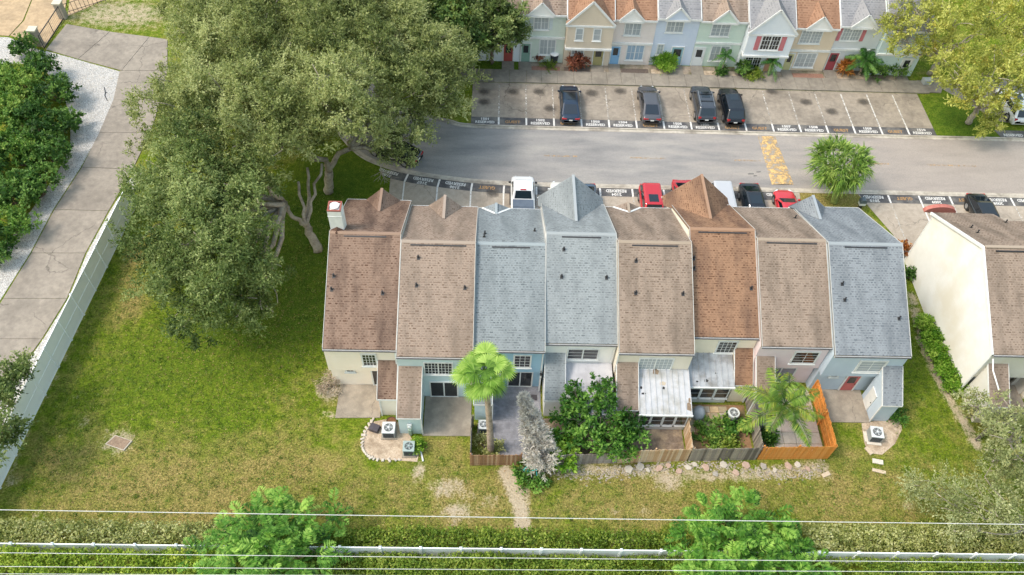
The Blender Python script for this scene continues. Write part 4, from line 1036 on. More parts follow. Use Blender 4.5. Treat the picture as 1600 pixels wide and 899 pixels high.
# ================================================================== YARDS
# ---- timber fences: one board after another
def board_fence(label, p0, p1, h, mats, bw=.14, name='timber_fence', lean=0.0, cap=False, group=None):
    p0, p1 = Vector((*p0, 0)), Vector((*p1, 0)); d = p1 - p0; L = d.length; u = d / L; nrm = Vector((-u.y, u.x, 0))
    root = thing(name, label, 'fence', p0, group)
    n = int(L / bw)
    base = []
    for m__ in mats:
        b_ = MB(); b_.box(p0.x - bw / 2 + .003, p0.x + bw / 2 - .003, p0.y - .011, p0.y + .011, .02, h); me = b_.build('board', m__, root); base.append(me)
    used = set()
    for i in range(n):
        k = rng.randrange(len(mats)); src = base[k]
        o = src if k not in used else put(src.copy(), root)
        used.add(k)
        o.parent = root
        c = u * (i + .5) * bw + nrm * rng.uniform(-.01, .01)
        o.location = c; o.rotation_euler = (rng.gauss(0, .008), rng.gauss(0, .006) + lean, math.atan2(u.y, u.x)); o.scale = (1, 1, 1 + rng.uniform(-.012, .012))
    for k in range(len(mats)):
        if k not in used: bpy.data.objects.remove(base[k]); 
    for zz in (.35, h * .55, h - .3):
        m_ = MB(); m_.bar(p0 + nrm * .04 + Vector((0, 0, zz)), p1 + nrm * .04 + Vector((0, 0, zz)), .04, .09); m_.build('rail', mats[0], root)
    k = max(1, int(L / 2.4))
    for i in range(k + 1):
        c = p0 + u * min(max(L * i / k, .05), L - .05) + nrm * .11; m_ = MB(); m_.box(c.x - .045, c.x + .045, c.y - .045, c.y + .045, 0, h + .03); m_.build('post', mats[0], root)
    return root
def wood(n, *cs): return [M(f'{n}_{i}', c, c2, 5, .85, .2, .3) for i, (c, c2) in enumerate(cs)]
w_brown = wood('wood_brown', ('8f6a4d', 'a78163'), ('7d5b42', '94704f'), ('a07e60', 'b5957a'))
w_tan = wood('wood_tan', ('b08f6b', 'c3a583'), ('bb9f7f', 'cdb598'), ('9c7c5a', 'b59572'), ('c2ab8e', 'd2c0a8'))
w_grey = wood('wood_grey', ('6b655e', '857e75'), ('7f7870', '979087'), ('57524c', '6e6860'), ('8f887c', 'a59d90'))
w_grey2 = wood('wood_silver', ('827a74', '98908a'), ('746c67', '8a827c'), ('908a84', 'a39c96'))
w_or = wood('wood_orange', ('c9812f', 'd6914a'), ('cf8a3a', 'da9a55'), ('c27a2c', 'cf8a3e'))
FY = 23.5
f0 = g2(736, 733); 
board_fence('short brown timber fence and gate behind the paver yard', (-1.1, 23.3), (2.35, 23.38), 1.55, w_brown)
board_fence('weathered silver timber fence behind the leafy citrus tree', (3.0, 23.4), (8.75, 23.62), 1.45, w_grey2, lean=.03)
board_fence('light tan timber fence along the bare soil yard', (8.78, 23.62), (13.6, 23.85), 1.8, w_tan)
board_fence('dark grey weathered timber fence along the overgrown yard', (13.64, 23.85), (18.35, 24.0), 1.8, w_grey, lean=-.02)
board_fence('orange stained timber fence panel above the rubble edge', (18.38, 24.02), (23.3, 24.15), 1.85, w_or)
board_fence('orange stained timber side fence running up to the pink house', (23.32, 24.2), (23.28, 29.3), 1.85, w_or)
board_fence('tan timber side fence between bare yard and overgrown yard', (13.62, 26.1), (13.62, 23.9), 1.8, w_tan)
board_fence('dark weathered side fence beside the two round air conditioners', (18.36, 28.3), (18.36, 24.05), 1.8, w_grey)
board_fence('low brown side fence between patio slab and paver yard', (-1.08, 26.3), (-1.08, 23.35), 1.5, w_grey)
board_fence('silver side fence hidden behind the citrus tree', (8.62, 26.2), (8.62, 23.65), 1.5, w_grey2)
lf = at(1525, 640); board_fence('broken grey timber fence under the olive branches by the path', g2(1512, 655), g2(1580, 600), 1.6, w_grey)
board_fence('old grey timber fence panel leaning beside the dirt path', g2(1525, 690), g2(1600, 640), 1.6, w_grey)

# ---- white vinyl fences: post, panel, rails, each its own part
vinyl = M('vinyl_white', 'eff3f6', 'e7ecef', 1.2, .45)
def vinyl_fence(label, p0, p1, h, sect, group=None, mid=True):
    p0, p1 = Vector((*p0, 0)), Vector((*p1, 0)); d = p1 - p0; n = max(1, round(d.length / sect)); u = d.normalized(); nn = Vector((-u.y, u.x, 0))
    root = thing('vinyl_fence', label, 'fence', p0, group); z = Vector((0, 0, 1))
    for i in range(n + 1):
        c = p0 + d * i / n; m_ = MB(); m_.obox(c + z * (h + .06) / 2, u, nn, z, .065, .065, (h + .06) / 2); po = m_.build('post', vinyl, root)
        m_ = MB(); q = [c + u * a + nn * b_ + z * (h + .062) for a, b_ in ((-.085, -.085), (.085, -.085), (.085, .085), (-.085, .085))]; m_.add(q + [c + z * (h + .15)], [(0, 1, 4), (1, 2, 4), (2, 3, 4), (3, 0, 4), (3, 2, 1, 0)]); m_.build('post_cap', vinyl, po)
    for i in range(n):
        a, b_ = p0 + d * i / n + u * .068, p0 + d * (i + 1) / n - u * .068; c = (a + b_) / 2; hl = (b_ - a).length / 2
        m_ = MB(); m_.obox(c + z * (h / 2 + .03), u, nn, z, hl, .012, h / 2 - .05); pa = m_.build('panel', vinyl, root)
        for zz in ((.1, h - .04, h * .5) if mid else (.1, h - .04)):
            m_ = MB(); m_.obox(c + z * zz, u, nn, z, hl - .002, .03, .05); m_.build('rail', vinyl, pa)
    return root
vinyl_fence('long white vinyl privacy fence along the concrete driveway', (-31.35, 19.0), (-29.45, 46.4), 2.5, 2.28)
vinyl_fence('white vinyl fence half buried in the long hedge', (-33, 17.05), (35, 17.05), 1.85, 2.4, mid=False)

# ---- air conditioners
ac_grey = M('ac_grey', '8a9096', '9aa0a5', 3, .5); ac_pale = M('ac_pale', 'b9bebd', 'c6cac9', 3, .5); ac_green = M('ac_green_grey', '8a9a98', '98a6a3', 3, .5); ac_dark = M('ac_dark', '4d555e', '5a626b', 3, .5); coil = M('coil_dark', '2e3236', '3d4145', 14, .6); blk = M('fan_black', '151719', '202225', 5, .4)
def aircon(label, px, py, w, h, body, top, rz=0, pad=True, round_=False, z=0.02):
    p = at(px, py, h); loc = (p.x, p.y, z)
    r = thing('air_conditioner', label, 'air conditioner', loc, 'air conditioners behind the townhouses'); x, y = p.x, p.y; z0 = z
    if pad: m_ = MB(); m_.box(x - w * .62, x + w * .62, y - w * .62, y + w * .62, 0, z0 + .07); m_.build('pad', conc_patio, r)
    z0 += .075
    if round_:
        m_ = MB(); m_.tube([(x, y, z0), (x, y, h)], w / 2, 20); m_.build('cabinet', body, r)
        m_ = MB()
        for k in range(24): a = k * math.pi / 12; m_.box(x + math.cos(a) * w * .51 - .012, x + math.cos(a) * w * .51 + .012, y + math.sin(a) * w * .51 - .012, y + math.sin(a) * w * .51 + .012, z0 + .04, h - .06)
        m_.build('coil_guard', top, r)
        m_ = MB(); m_.ring((x, y, h), w * .44, .07, 24, 6); m_.build('rim', top, r)
        m_ = MB(); m_.disc((x, y, h + .004), w * .38, .012, 20); m_.build('fan_well', blk, r)
    else:
        m_ = MB(); m_.box(x - w / 2, x + w / 2, y - w / 2, y + w / 2, z0, h - .05); m_.build('cabinet', body, r, bevel=.06)
        m_ = MB()
        for k in range(9): zz = z0 + .1 + (h - z0 - .25) * k / 8; m_.box(x - w / 2 + .07, x + w / 2 - .07, y - w / 2 - .012, y - w / 2 - .002, zz, zz + .035)
        m_.build('louvres', coil, r)
        m_ = MB(); m_.box(x - w / 2 - .01, x + w / 2 + .01, y - w / 2 - .01, y + w / 2 + .01, h - .048, h); m_.build('top_panel', top, r, bevel=.05)
        m_ = MB(); m_.disc((x, y, h + .002), w * .36, .006, 22); m_.build('fan_well', blk, r)
    m_ = MB()
    for k in range(5): a = k * 1.2566; m_.obox((x + math.cos(a) * w * .18, y + math.sin(a) * w * .18, h + .016), (math.cos(a), math.sin(a), 0), (-math.sin(a), math.cos(a), .35), (0, 0, 1), w * .13, w * .06, .004)
    m_.build('fan', ac_grey, r)
    m_ = MB(); m_.disc((x, y, h + .03), w * .1, .03, 12); m_.build('fan_hub', top, r)
    m_ = MB()
    for q in (.16, .24, .32): m_.ring((x, y, h + .045), w * q, .006, 22, 4)
    for k in range(6): a = k * math.pi / 6; m_.bar((x - math.cos(a) * w * .36, y - math.sin(a) * w * .36, h + .045), (x + math.cos(a) * w * .36, y + math.sin(a) * w * .36, h + .045), .008, .008)
    m_.build('fan_guard', top, r)
    if rz: r.rotation_euler = (0, 0, rz)
    return r
aircon('square grey air conditioner on the sandy bed by the cream house', 607, 668, .86, .82, ac_grey, ac_pale)
aircon('green grey air conditioner with dark fan at the pale blue store', 638.5, 697, .76, .85, ac_green, ac_green)
aircon('small pale air conditioner beside the fan palm trunk', 755.5, 663, .68, .75, ac_pale, ac_pale)
aircon('round air conditioner tucked behind the dead grey bush', 868, 676, .72, .75, ac_grey, ac_pale, round_=True)
aircon('grey air conditioner half overgrown by green vines', 1147, 645, .78, .8, ac_grey, ac_pale, round_=True)
aircon('dark round air conditioner with wide rim beside the dark side fence', 1190, 656, .86, .95, ac_dark, ac_dark, round_=True)
aircon('grey air conditioner on the bed beside the ice blue store', 1371, 675, .85, .85, ac_grey, ac_pale, rz=-.12)

# ---- small things in the yards
def one(mb, name, mat, label, cat, loc=None, group=None, bevel=0, smooth=False):
    return tag(mb.build(name, mat, None, smooth, bevel, loc), label, cat, group)
p = at(585, 667, .4); m_ = MB(); m_.obox((p.x, p.y, .2), (.9, -.35, 0), (.35, .9, 0), (0, 0, 1), .33, .26, .18)
one(m_, 'storage_box', M('box_black', '39343a', '48434a', 4, .6), 'black storage box on the sandy bed', 'box', (p.x, p.y, 0), bevel=.03)
p = at(612, 660, .2); r = thing('firewood_basket', 'rusty round basket behind the square grey air conditioner', 'basket', (p.x, p.y, 0)); m_ = MB(); m_.tube([(p.x, p.y, .02), (p.x, p.y, .35)], [.26, .34], 14); m_.build('bowl', M('rusty', '5b3d29', '7c5638', 7, .9), r); m_ = MB(); m_.ring((p.x, p.y, .36), .33, .03, 16, 5); m_.build('rim', M('rusty_rim', '3d2a20', '4d382c', 7, .9), r)
p = at(636, 672, 1.2); r = thing('electric_meter', 'round electric meter with green pipe box at the pale blue store wall', 'meter', (-5.2, 25.5, 0))
m_ = MB(); m_.box(-5.36, -5.04, 25.42, 25.58, 1.0, 1.5); m_.build('meter_box', ac_pale, r, bevel=.03); m_ = MB(); m_.tube([(-5.2, 25.41, 1.3), (-5.2, 25.33, 1.3)], .12, 14); m_.build('meter_dial', M('dial', 'b9c4c6', 'c9d2d3', 4, .2), r); m_ = MB(); m_.box(-5.32, -5.08, 25.36, 25.56, .15, .9); m_.build('junction_box', M('pipe_green', '7f9484', '8fa393', 4, .6), r, bevel=.06); m_ = MB(); m_.box(-5.24, -5.16, 25.44, 25.52, 0, .15); m_.build('conduit', ac_pale, r)
a, b_ = at(654, 690, .1), at(661, 721, .06); m_ = MB(); m_.bar((a.x, a.y, .1), (b_.x, b_.y, .07), .1, .09); one(m_, 'drain_pipe', white, 'white drain extension lying on the lawn from the store corner', 'pipe')
# utility lid on the lawn
p = at(186, 693); q = [g2(*s) for s in ((165, 695), (181, 681), (207, 690), (194, 705))]; r = thing('utility_box', 'square brown utility box lid set in the lawn', 'utility box', (p.x, p.y, 0)); m_ = MB(); m_.slab(q, 0, .1); m_.build('lid_frame', M('lid_edge', 'b0a595', 'c4bbac', 5, .9), r); m_ = MB(); m_.slab(gap(q, .9), .1, .115); m_.build('lid', M('lid_brown', '7a6654', '96816d', 6, .95, .5, .4), r)
# bench planks and slabs by the last air conditioner
for i, (px, py, l, w, rz, c) in enumerate(((1371, 722, .36, .17, -.2, 'pale'), (1373, 737, .45, .12, -.25, 'tan'), (1352, 683, .12, .4, -.1, 'pale'), (1365, 694, .5, .1, -.1, 'pale'), (1357, 705, .14, .3, .5, 'tan'), (1290, 742, .3, .14, .4, 'tan'))):
    p = at(px, py); m_ = MB(); m_.obox((p.x, p.y, .05), (math.cos(rz), math.sin(rz), 0), (-math.sin(rz), math.cos(rz), 0), (0, 0, 1), l, w, .045)
    one(m_, 'concrete_slab', M('slab_' + c, 'b9b1a3' if c == 'pale' else 'b09f88', 'cdc6ba' if c == 'pale' else 'c2b39c', 6, .9, .2, .2), ['pale split concrete slab lying alone on the lawn', 'long narrow tan slab on the lawn below the split slab', 'upright pale edging slab left of the last air conditioner', 'pale edging slab in front of the last air conditioner', 'short tan slab at the tip of the last sandy bed', 'tan slab on the grass past the orange fence corner'][i], 'slab', (p.x, p.y, 0), bevel=.015)
# rubble along the fence foot: the large slabs singly, the crumbs as stuff
stone_ms = [M('rubble_pale', 'a8a195', 'bfb8ac', 6, .9, .3, .2), M('rubble_pink', '9d8577', 'b39c8d', 6, .9, .3, .2), M('rubble_grey', '8d8880', 'a39e96', 6, .9, .3, .2)]
def rubble_piece(s, m__):
    n = rng.randint(5, 7); pts = [(math.cos(2 * math.pi * k / n + rng.uniform(-.25, .25)) * s * rng.uniform(.75, 1.1), math.sin(2 * math.pi * k / n + rng.uniform(-.25, .25)) * s * rng.uniform(.6, .95)) for k in range(n)]
    m_ = MB(); m_.slab(pts, 0, .09); return m_
names = [('pale', 0), ('pinkish', 1), ('grey', 2)]
for i, (px, py, s, mi) in enumerate(((982, 733, .32, 0), (1000, 730, .34, 0), (1012, 735, .22, 0), (1030, 732, .3, 1), (1075, 731, .3, 0), (1085, 726, .26, 0), (1103, 731, .3, 1), (1130, 727, .34, 0), (1150, 739, .32, 1), (1165, 728, .34, 1), (1192, 729, .28, 2), (1210, 735, .24, 0), (1232, 729, .3, 1), (1246, 727, .26, 0), (1262, 733, .24, 1), (1060, 737, .26, 1), (1118, 741, .26, 2), (1044, 728, .22, 1))):
    p = at(px, py); m_ = rubble_piece(s, mi); o = m_.build('paving_stone', stone_ms[mi], None, bevel=.02); o.location = (p.x, p.y, .005); o.rotation_euler = (rng.gauss(0, .04), rng.gauss(0, .04), rng.uniform(0, 3))
    fn = 'tan' if px < 1080 else ('dark grey' if px < 1186 else 'orange'); sz = 'small' if s < .245 else ('broad' if s > .31 else 'medium')
    tag(o, f'{sz} flat {names[mi][0]} paving stone in the rubble below the {fn} fence', 'stone', 'paving stones along the fence foot')
V = []; A = []
for k in range(900):
    t = rng.random(); px = 858 + t * 430; py = 733 + 8 * math.sin(t * 9) + rng.gauss(0, 6); p = at(px, py); s = rng.uniform(.03, .11)
    n = 4; pts = [Vector((p.x + math.cos(2 * math.pi * j / n + k) * s, p.y + math.sin(2 * math.pi * j / n + k) * s * .8, .004)) for j in range(n)]; top = Vector((p.x, p.y, s * .7))
    for j in range(n): V.append([tuple(pts[j]), tuple(pts[(j + 1) % n]), tuple(top)]); A.append(rng.random())
tag(quads_obj('rubble', np.array(V), A, M('rubble_mix', '857a6c', 'b0a89b', 2.0, .9), nv=3), 'loose broken rubble along the foot of the timber fences', 'rubble', kind='stuff')
# yards of units 5, 6 and 7
patch('yard_soil', [(8.75, 23.75), (13.5, 23.95), (13.5, 26.2), (8.75, 26.2)], darksoil, .02)
patch('yard_soil', [(13.75, 23.98), (18.2, 24.1), (18.2, 28.2), (13.75, 28.2)], M('orange_soil', '7d5f45', '96775a', 4, .95, .5, .4, c3='5d5a3c', s3=.7), .02)
patch('yard_soil', [(3.8, 23.5), (8.5, 23.7), (8.5, 26.9), (3.8, 26.9)], darksoil, .02)
yp = bpy.data.objects.new('yard_paving', None); COL.objects.link(yp); yp['kind'] = 'structure'
tanp = [M('paver_tan', 'a8926f', 'bfa988', 5, .9, .3, .3), M('paver_dirty', '8d8168', 'a3977c', 5, .9, .3, .3), M('paver_grey_tan', '9a9181', 'b0a797', 5, .9, .3, .3)]
for r_ in range(4):
    for c in range(5):
        if (r_, c) in ((3, 3), (3, 4), (2, 4)): continue
        x, y = 13.85 + c * .62 + rng.uniform(-.02, .02), 27.55 - r_ * .52; m_ = MB(); m_.box(x + .015, x + .6, y + .015, y + .5, .0, .05 + rng.uniform(-.008, .008)); m_.build('paver', rng.choice(tanp), yp, bevel=.012)
palep = [M('paver_pale', 'b3a99b', 'c8bfb2', 4, .9, .3, .3), M('paver_pale_pink', 'b5a598', 'c6b8ac', 4, .9, .3, .3)]
for r_ in range(6):
    for c in range(5):
        x, y = 18.75 + c * .88, 24.35 + r_ * .88; m_ = MB(); m_.box(x + .012, x + .868, y + .012, y + .868, 0, .05 + rng.uniform(-.006, .006)); m_.build('paver', rng.choice(palep), yp, bevel=.012)
# covered grill
p = at(1093, 643, .7); m_ = MB(); prof = [(.0, .40), (.25, .46), (.55, .44), (.8, .36), (.98, .22), (1.05, .04)]
vs = []; fs = []; N = 18
for z, r0 in prof:
    for k in range(N): a = 2 * math.pi * k / N; w = 1 + .05 * math.sin(3 * a + z * 6); vs.append((p.x + math.cos(a) * r0 * w, p.y + math.sin(a) * r0 * 1.15 * w, z + .02))
for j in range(len(prof) - 1):
    for k in range(N): fs.append((j * N + k, j * N + (k + 1) % N, (j + 1) * N + (k + 1) % N, (j + 1) * N + k))
fs.append(tuple(range((len(prof) - 1) * N, len(prof) * N))); m_.add(vs, fs)
one(m_, 'covered_grill', M('cover_grey', '8b9095', '9ba0a5', 3, .6, .15), 'grey covered grill standing on pavers by the lanai windows', 'grill', (p.x, p.y, 0), smooth=True)
# clutter behind the ivory house
for i, (px, py, c, lab) in enumerate(((1590, 590, 'b02a2f', 'red cushion on the patio behind the ivory house'), (1597, 603, '3b6b55', 'green cushion beside the red one on the ivory house patio'))):
    p = at(px, py); m_ = MB(); m_.obox((p.x, p.y, .3), (1, .3, 0), (-.3, 1, 0), (0, 0, 1), .45, .4, .22); one(m_, 'cushion', M('cushion%d' % i, c, c, 3, .8), lab, 'cushion', (p.x, p.y, .08), bevel=.1)
# bins and mailbox
p = at(866, 90, .6); r = thing('wheeled_bin', 'dark bin with white lid in front of the sage green house', 'bin', (p.x, p.y, .06)); m_ = MB(); m_.tube([(p.x, p.y, .06), (p.x, p.y, 1.05)], [.33, .44], 14); m_.build('barrel', M('bin_navy', '2b3038', '373c44', 4, .5), r); m_ = MB(); m_.tube([(p.x, p.y, 1.053), (p.x, p.y, 1.14), (p.x, p.y, 1.2)], [.47, .42, .2], 14); m_.build('lid', M('lid_white', 'c6cacc', 'd5d8d9', 4, .5), r)
p = at(1343, 325); r = thing('letter_box', 'dark rounded letter box with white band on grass beside the lot', 'letter box', (p.x, p.y, 0)); m_ = MB(); m_.box(p.x - .12, p.x + .12, p.y - .1, p.y + .1, 0, .45); m_.build('pedestal', dark_metal, r); m_ = MB(); m_.box(p.x - .27, p.x + .27, p.y - .22, p.y + .22, .453, .72); m_.build('band', white, r, bevel=.03); m_ = MB(); m_.prism([(p.x - .27, p.y - .22, .723)] + [(p.x + .27 * math.cos(a), p.y - .22, .85 + .27 * math.sin(a)) for a in np.linspace(math.pi, 0, 9)] + [(p.x + .27, p.y - .22, .723)], (0, .44, 0)); m_.build('hood', M('hood_slate', '4c5a63', '5b6871', 3, .5), r)
p = at(1449, 126, .4); m_ = MB(); m_.obox((p.x, p.y, .3), (1, .1, 0), (-.1, 1, 0), (0, 0, 1), .45, .3, .3); one(m_, 'utility_cabinet', M('cab_grey', '9aa0a0', 'aab0b0', 3, .6), 'pale grey utility cabinet beside the sidewalk end under the tree', 'cabinet', (p.x, p.y, 0), bevel=.04)
# bicycle lying in the bush
bp = at(828, 739, .6); br = thing('bicycle', 'teal and black bicycle lying in the round bush by the path', 'bicycle', (bp.x, bp.y, .55))
ux = Vector((.88, -.42, .1)).normalized(); uz = Vector((.25, .55, .8)).normalized(); uz = (uz - ux * ux.dot(uz)).normalized(); un = ux.cross(uz); B = Vector((bp.x, bp.y, .55))
def bq(a, b_, c=0): return B + ux * a + uz * b_ + un * c
for sx_ in (-.5, .5):
    m_ = MB(); m_.ring(bq(sx_, 0), .31, .025, 20, 5, un); w_ = m_.build('wheel', blk, br); m_ = MB()
    for k in range(8): a = k * math.pi / 8; m_.bar(bq(sx_ + .3 * math.cos(a), .3 * math.sin(a)), bq(sx_ - .3 * math.cos(a), -.3 * math.sin(a)), .006, .006)
    m_.build('spokes', ac_pale, w_)
teal = M('bike_teal', '3fb8b4', '49c4bf', 3, .35); m_ = MB()
for a, b_ in (((-.5, 0), (-.15, .02)), ((-.15, .02), (.35, .4)), ((-.15, .02), (-.25, .45)), ((-.25, .45), (.35, .4)), ((-.5, 0), (-.25, .45)), ((.35, .45), (.5, 0))): m_.bar(bq(*a), bq(*b_), .04, .04)
m_.build('frame', teal, br); m_ = MB(); m_.bar(bq(.34, .55, -.28), bq(.34, .55, .28), .03, .03); m_.bar(bq(.35, .4), bq(.34, .55), .03, .03); m_.build('handlebar', ac_pale, br); m_ = MB(); m_.bar(bq(-.4, .52), bq(-.14, .53), .13, .06); m_.bar(bq(-.25, .43), bq(-.26, .5), .03, .03); m_.build('saddle', blk, br)
# gate by the driveway
gp, gq = at(100, 31), at(70, 77); r = thing('metal_gate', 'black metal driveway gate standing across the concrete drive', 'gate', gp); d = gq - gp
for zz in (.15, 1.5):
    m_ = MB(); m_.bar(gp + Vector((0, 0, zz)), gq + Vector((0, 0, zz)), .07, .07); m_.build('rail', dark_metal, r)
for k in range(19):
    c = gp + d * k / 18; m_ = MB(); w_ = .05 if k in (0, 9, 18) else .012; m_.bar((c.x, c.y, .04), (c.x, c.y, 1.5), w_, w_); m_.build('bar', dark_metal, r)
for px, py, lab in ((100, 28, 'tall square grey gate pillar at the far gate end'), (62, 70, 'short pale gate pillar among the shrubs')):
    p = at(px, py); m_ = MB(); m_.box(p.x - .35, p.x + .35, p.y - .35, p.y + .35, 0, 1.7); o = one(m_, 'gate_pillar', M('pillar', '8a8379', 'a39c91', 3, .9, .2), lab, 'pillar', (p.x, p.y, 0), bevel=.03); m_ = MB(); m_.box(p.x - .42, p.x + .42, p.y - .42, p.y + .42, 1.703, 1.85); m_.build('cap', M('pillar_cap', 'b5ae9c', 'c6bfae', 3, .9), o)
a, b_ = at(104, 24), at(172, 2); r = thing('wire_fence', 'dark low metal fence beyond the gate along the grass', 'fence', a); d = b_ - a
for zz in (.3, 1.2): m_ = MB(); m_.bar(a + Vector((0, 0, zz)), b_ + Vector((0, 0, zz)), .04, .04); m_.build('rail', dark_metal, r)
for k in range(12): c = a + d * k / 11; m_ = MB(); m_.bar((c.x, c.y, 0), (c.x, c.y, 1.25), .035, .035); m_.build('post', dark_metal, r)
# broken branch on the gravel
p = at(165, 148); m_ = MB(); m_.tube([g2(163, 137) + (.03,), g2(165, 146) + (.05,), g2(164, 150) + (.05,), g2(168, 158) + (.03,)], .035, 5); m_.tube([g2(165, 146) + (.05,), g2(168, 145) + (.1,)], .03, 5); one(m_, 'broken_branch', dark_metal, 'thin dark broken branch lying on the white gravel', 'branch')
# power lines and their poles
pole_m = M('pole_wood', '6b5a49', '7d6b59', 3, .9, .3)
poles = []
for x, lab in ((-62, 'wooden utility pole past the driveway end of the wires'), (62, 'wooden utility pole past the dirt path end of the wires')):
    r = thing('utility_pole', lab, 'pole', (x, 15.5, 0)); m_ = MB(); m_.tube([(x, 15.5, 0), (x, 15.5, 10.6)], [.17, .12], 10); m_.build('post', pole_m, r); m_ = MB(); m_.bar((x, 13.2, 9.2), (x, 18.6, 9.2), .12, .12); m_.build('cross_arm', pole_m, r)
wire_m = M('wire_pale', 'b9bab8', 'c4c5c3', 3, .5)
for i, (pa, pb, lab) in enumerate((((0, 797), (1600, 820), 'single pale power line crossing the lawn'), ((0, 864), (1600, 879.5), 'power line hanging over the white vinyl fence'), ((0, 885.5), (1600, 894.5), 'power line over the near hedge'), ((0, 897), (1600, 903), 'lowest power line at the near hedge edge'))):
    A_, B_ = at(*pa, 9.0), at(*pb, 9.0); d = (B_ - A_) / (B_.x - A_.x); pts = []
    for k in range(25):
        x = -62 + 124 * k / 24; q = A_ + d * (x - A_.x); pts.append((x, q.y, 9.0 + .35 * ((x / 62) ** 2 - .12)))
    m_ = MB(); m_.tube(pts, .016 if i else .021, 5); one(m_, 'power_line', wire_m, lab, 'wire', pts[0])
# ================================================================== CARS
def paint(n, c, rough=.22):
    if 'car_' + n in MATS: return MATS['car_' + n]
    m, nt, b = node_mat('car_' + n); b.inputs['Base Color'].default_value = (*lin(c), 1); b.inputs['Roughness'].default_value = rough; b.inputs['Metallic'].default_value = .15
    b.inputs['Coat Weight'].default_value = .6; b.inputs['Coat Roughness'].default_value = .06
    MATS['car_' + n] = m; return m
tyre_m = M('tyre', '1a1a1b', '242425', 9, .85); rim_m = M('rim', '9b9da0', 'aeb0b2', 5, .3, metal=.7); car_glass = glass_mat('car_glass', '10181f', .04); lampr = M('tail_lamp', '9c1f22', 'b0282b', 4, .25); lampw = M('head_lamp', 'c9ced2', 'dde1e3', 4, .15); plate_m = M('plate', 'dcdcd8', 'e6e6e3', 4, .5); trimb = M('car_trim', '18191a', '222324', 5, .5)
def car(label, kind, col, X, Y, rz, group='parked cars', rails=False):
    """+x is the nose; body lofted from stations, cabin set on it with glass panels let in"""
    S = dict(sedan=(5.0, 1.84, 1.45, .93, .98, .2, .37, .70, .92), suv=(4.85, 1.88, 1.70, 1.02, 1.05, .22, .37, .88, .985), van=(4.9, 1.92, 1.75, 1.02, 1.05, .14, .27, .90, .985), coupe=(4.5, 1.8, 1.30, .86, .93, .27, .45, .68, .93), pickup=(5.75, 2.02, 1.90, 1.18, 1.2, .15, .25, .46, .53))[kind]
    L, W, H, zh, zt, f0, f1, r1, r0 = S
    r = thing('car' if kind != 'pickup' else 'pickup_truck', label, 'car' if kind != 'pickup' else 'truck', (0, 0, 0), group)
    body = paint(col[0], col[1]); hw = W / 2
    zb = zt   # belt line
    st = [(.5, .60, .45, .62), (.492, .76, .30, .68), (.47, .9, .24, zh - .16), (.44, .955, .22, zh - .07), (.38, .985, .22, zh - .02), (.5 - f0, 1., .22, zh + .05), (.5 - f0 - .08, 1., .22, zb), (.1, 1.0, .22, zb), (-.1, 1., .22, zb), (-.3, 1., .22, zb + .01), (-.4, .985, .22, zb + .01), (-.455, .96, .24, zb - .01), (-.485, .90, .28, zb - .07), (-.497, .80, .34, zb - .2), (-.5, .70, .45, zb - .32)]
    if kind == 'pickup': st = [(a, b_, c, (d if a > -.12 else zb - .03)) for a, b_, c, d in st]
    vs = []; fs = []
    cs = [(0, 1, 0), (.55, 1, 0), (.82, 1, -.02), (.94, 1, -.07), (1., 1, -.2), (1.015, 0, .38), (.985, 0, .16), (.93, 0, 0)]
    ring = [(y, t, o) for y, t, o in cs] + [(-y, t, o) for y, t, o in cs[:0:-1]]
    n = len(ring)
    for a, w, zl, zu in st:
        for y, t, o in ring: vs.append((a * L, y * w * hw, (zu + o * min(1, (zu - zl) / .6)) if t else zl + o * (zu - zl) / .75))
    for i in range(len(st) - 1):
        for k in range(n): fs.append((i * n + k, i * n + (k + 1) % n, (i + 1) * n + (k + 1) % n, (i + 1) * n + k))
    fs += [tuple(range(n)), tuple(range((len(st) - 1) * n, len(st) * n))[::-1]]
    m_ = MB(); m_.add(vs, fs); m_.build('body', body, r, smooth=True)
    # cabin
    xf0, xf1, xr1, xr0 = (.5 - f0) * L, (.5 - f1) * L, (.5 - r1) * L, (.5 - r0) * L
    wb, wt = hw * .93, hw * (.75 if kind in ('sedan', 'coupe') else .80)
    zb_ = zb - .03; zt_ = H - .05
    def ringc(x0, x1, w, z, k=.10): return [(x0, -w * .86, z), (x0 - k, -w, z), (x1 + k, -w, z), (x1, -w * .86, z), (x1, w * .86, z), (x1 + k, w, z), (x0 - k, w, z), (x0, w * .86, z)]
    lo, hi = ringc(xf0, xr0, wb, zb_), ringc(xf1, xr1, wt, zt_); cap = [(x * .0 + (xf1 + xr1) / 2 + (x - (xf1 + xr1) / 2) * .82, y * .8, H) for x, y, z in hi]
    m_ = MB(); m_.add(lo + hi + cap, [(k, (k + 1) % 8, 8 + (k + 1) % 8, 8 + k) for k in range(8)] + [(8 + k, 8 + (k + 1) % 8, 16 + (k + 1) % 8, 16 + k) for k in range(8)] + [tuple(range(16, 24))])
    cab = m_.build('cabin', body, r, smooth=False, bevel=.03)
    def panel(a, b_, c, d, name, ins=(.06, .1, .08), mat=car_glass, off=.006):
        a, b_, c, d = (Vector(q) for q in (a, b_, c, d)); s, lo_, hi_ = ins
        q = [a.lerp(b_, s).lerp(d.lerp(c, s), lo_), a.lerp(b_, 1 - s).lerp(d.lerp(c, 1 - s), lo_), a.lerp(b_, 1 - s).lerp(d.lerp(c, 1 - s), 1 - hi_), a.lerp(b_, s).lerp(d.lerp(c, s), 1 - hi_)]
        nn = (q[1] - q[0]).cross(q[3] - q[0]).normalized(); cen = sum(q, Vector()) / 4 - Vector(((xf0 + xr0) / 2, 0, (zb + H) / 2 - .3))
        if nn.dot(cen) < 0: nn = -nn
        m_ = MB(); m_.prism([p + nn * off for p in q], nn * .008); m_.build(name, mat, cab)
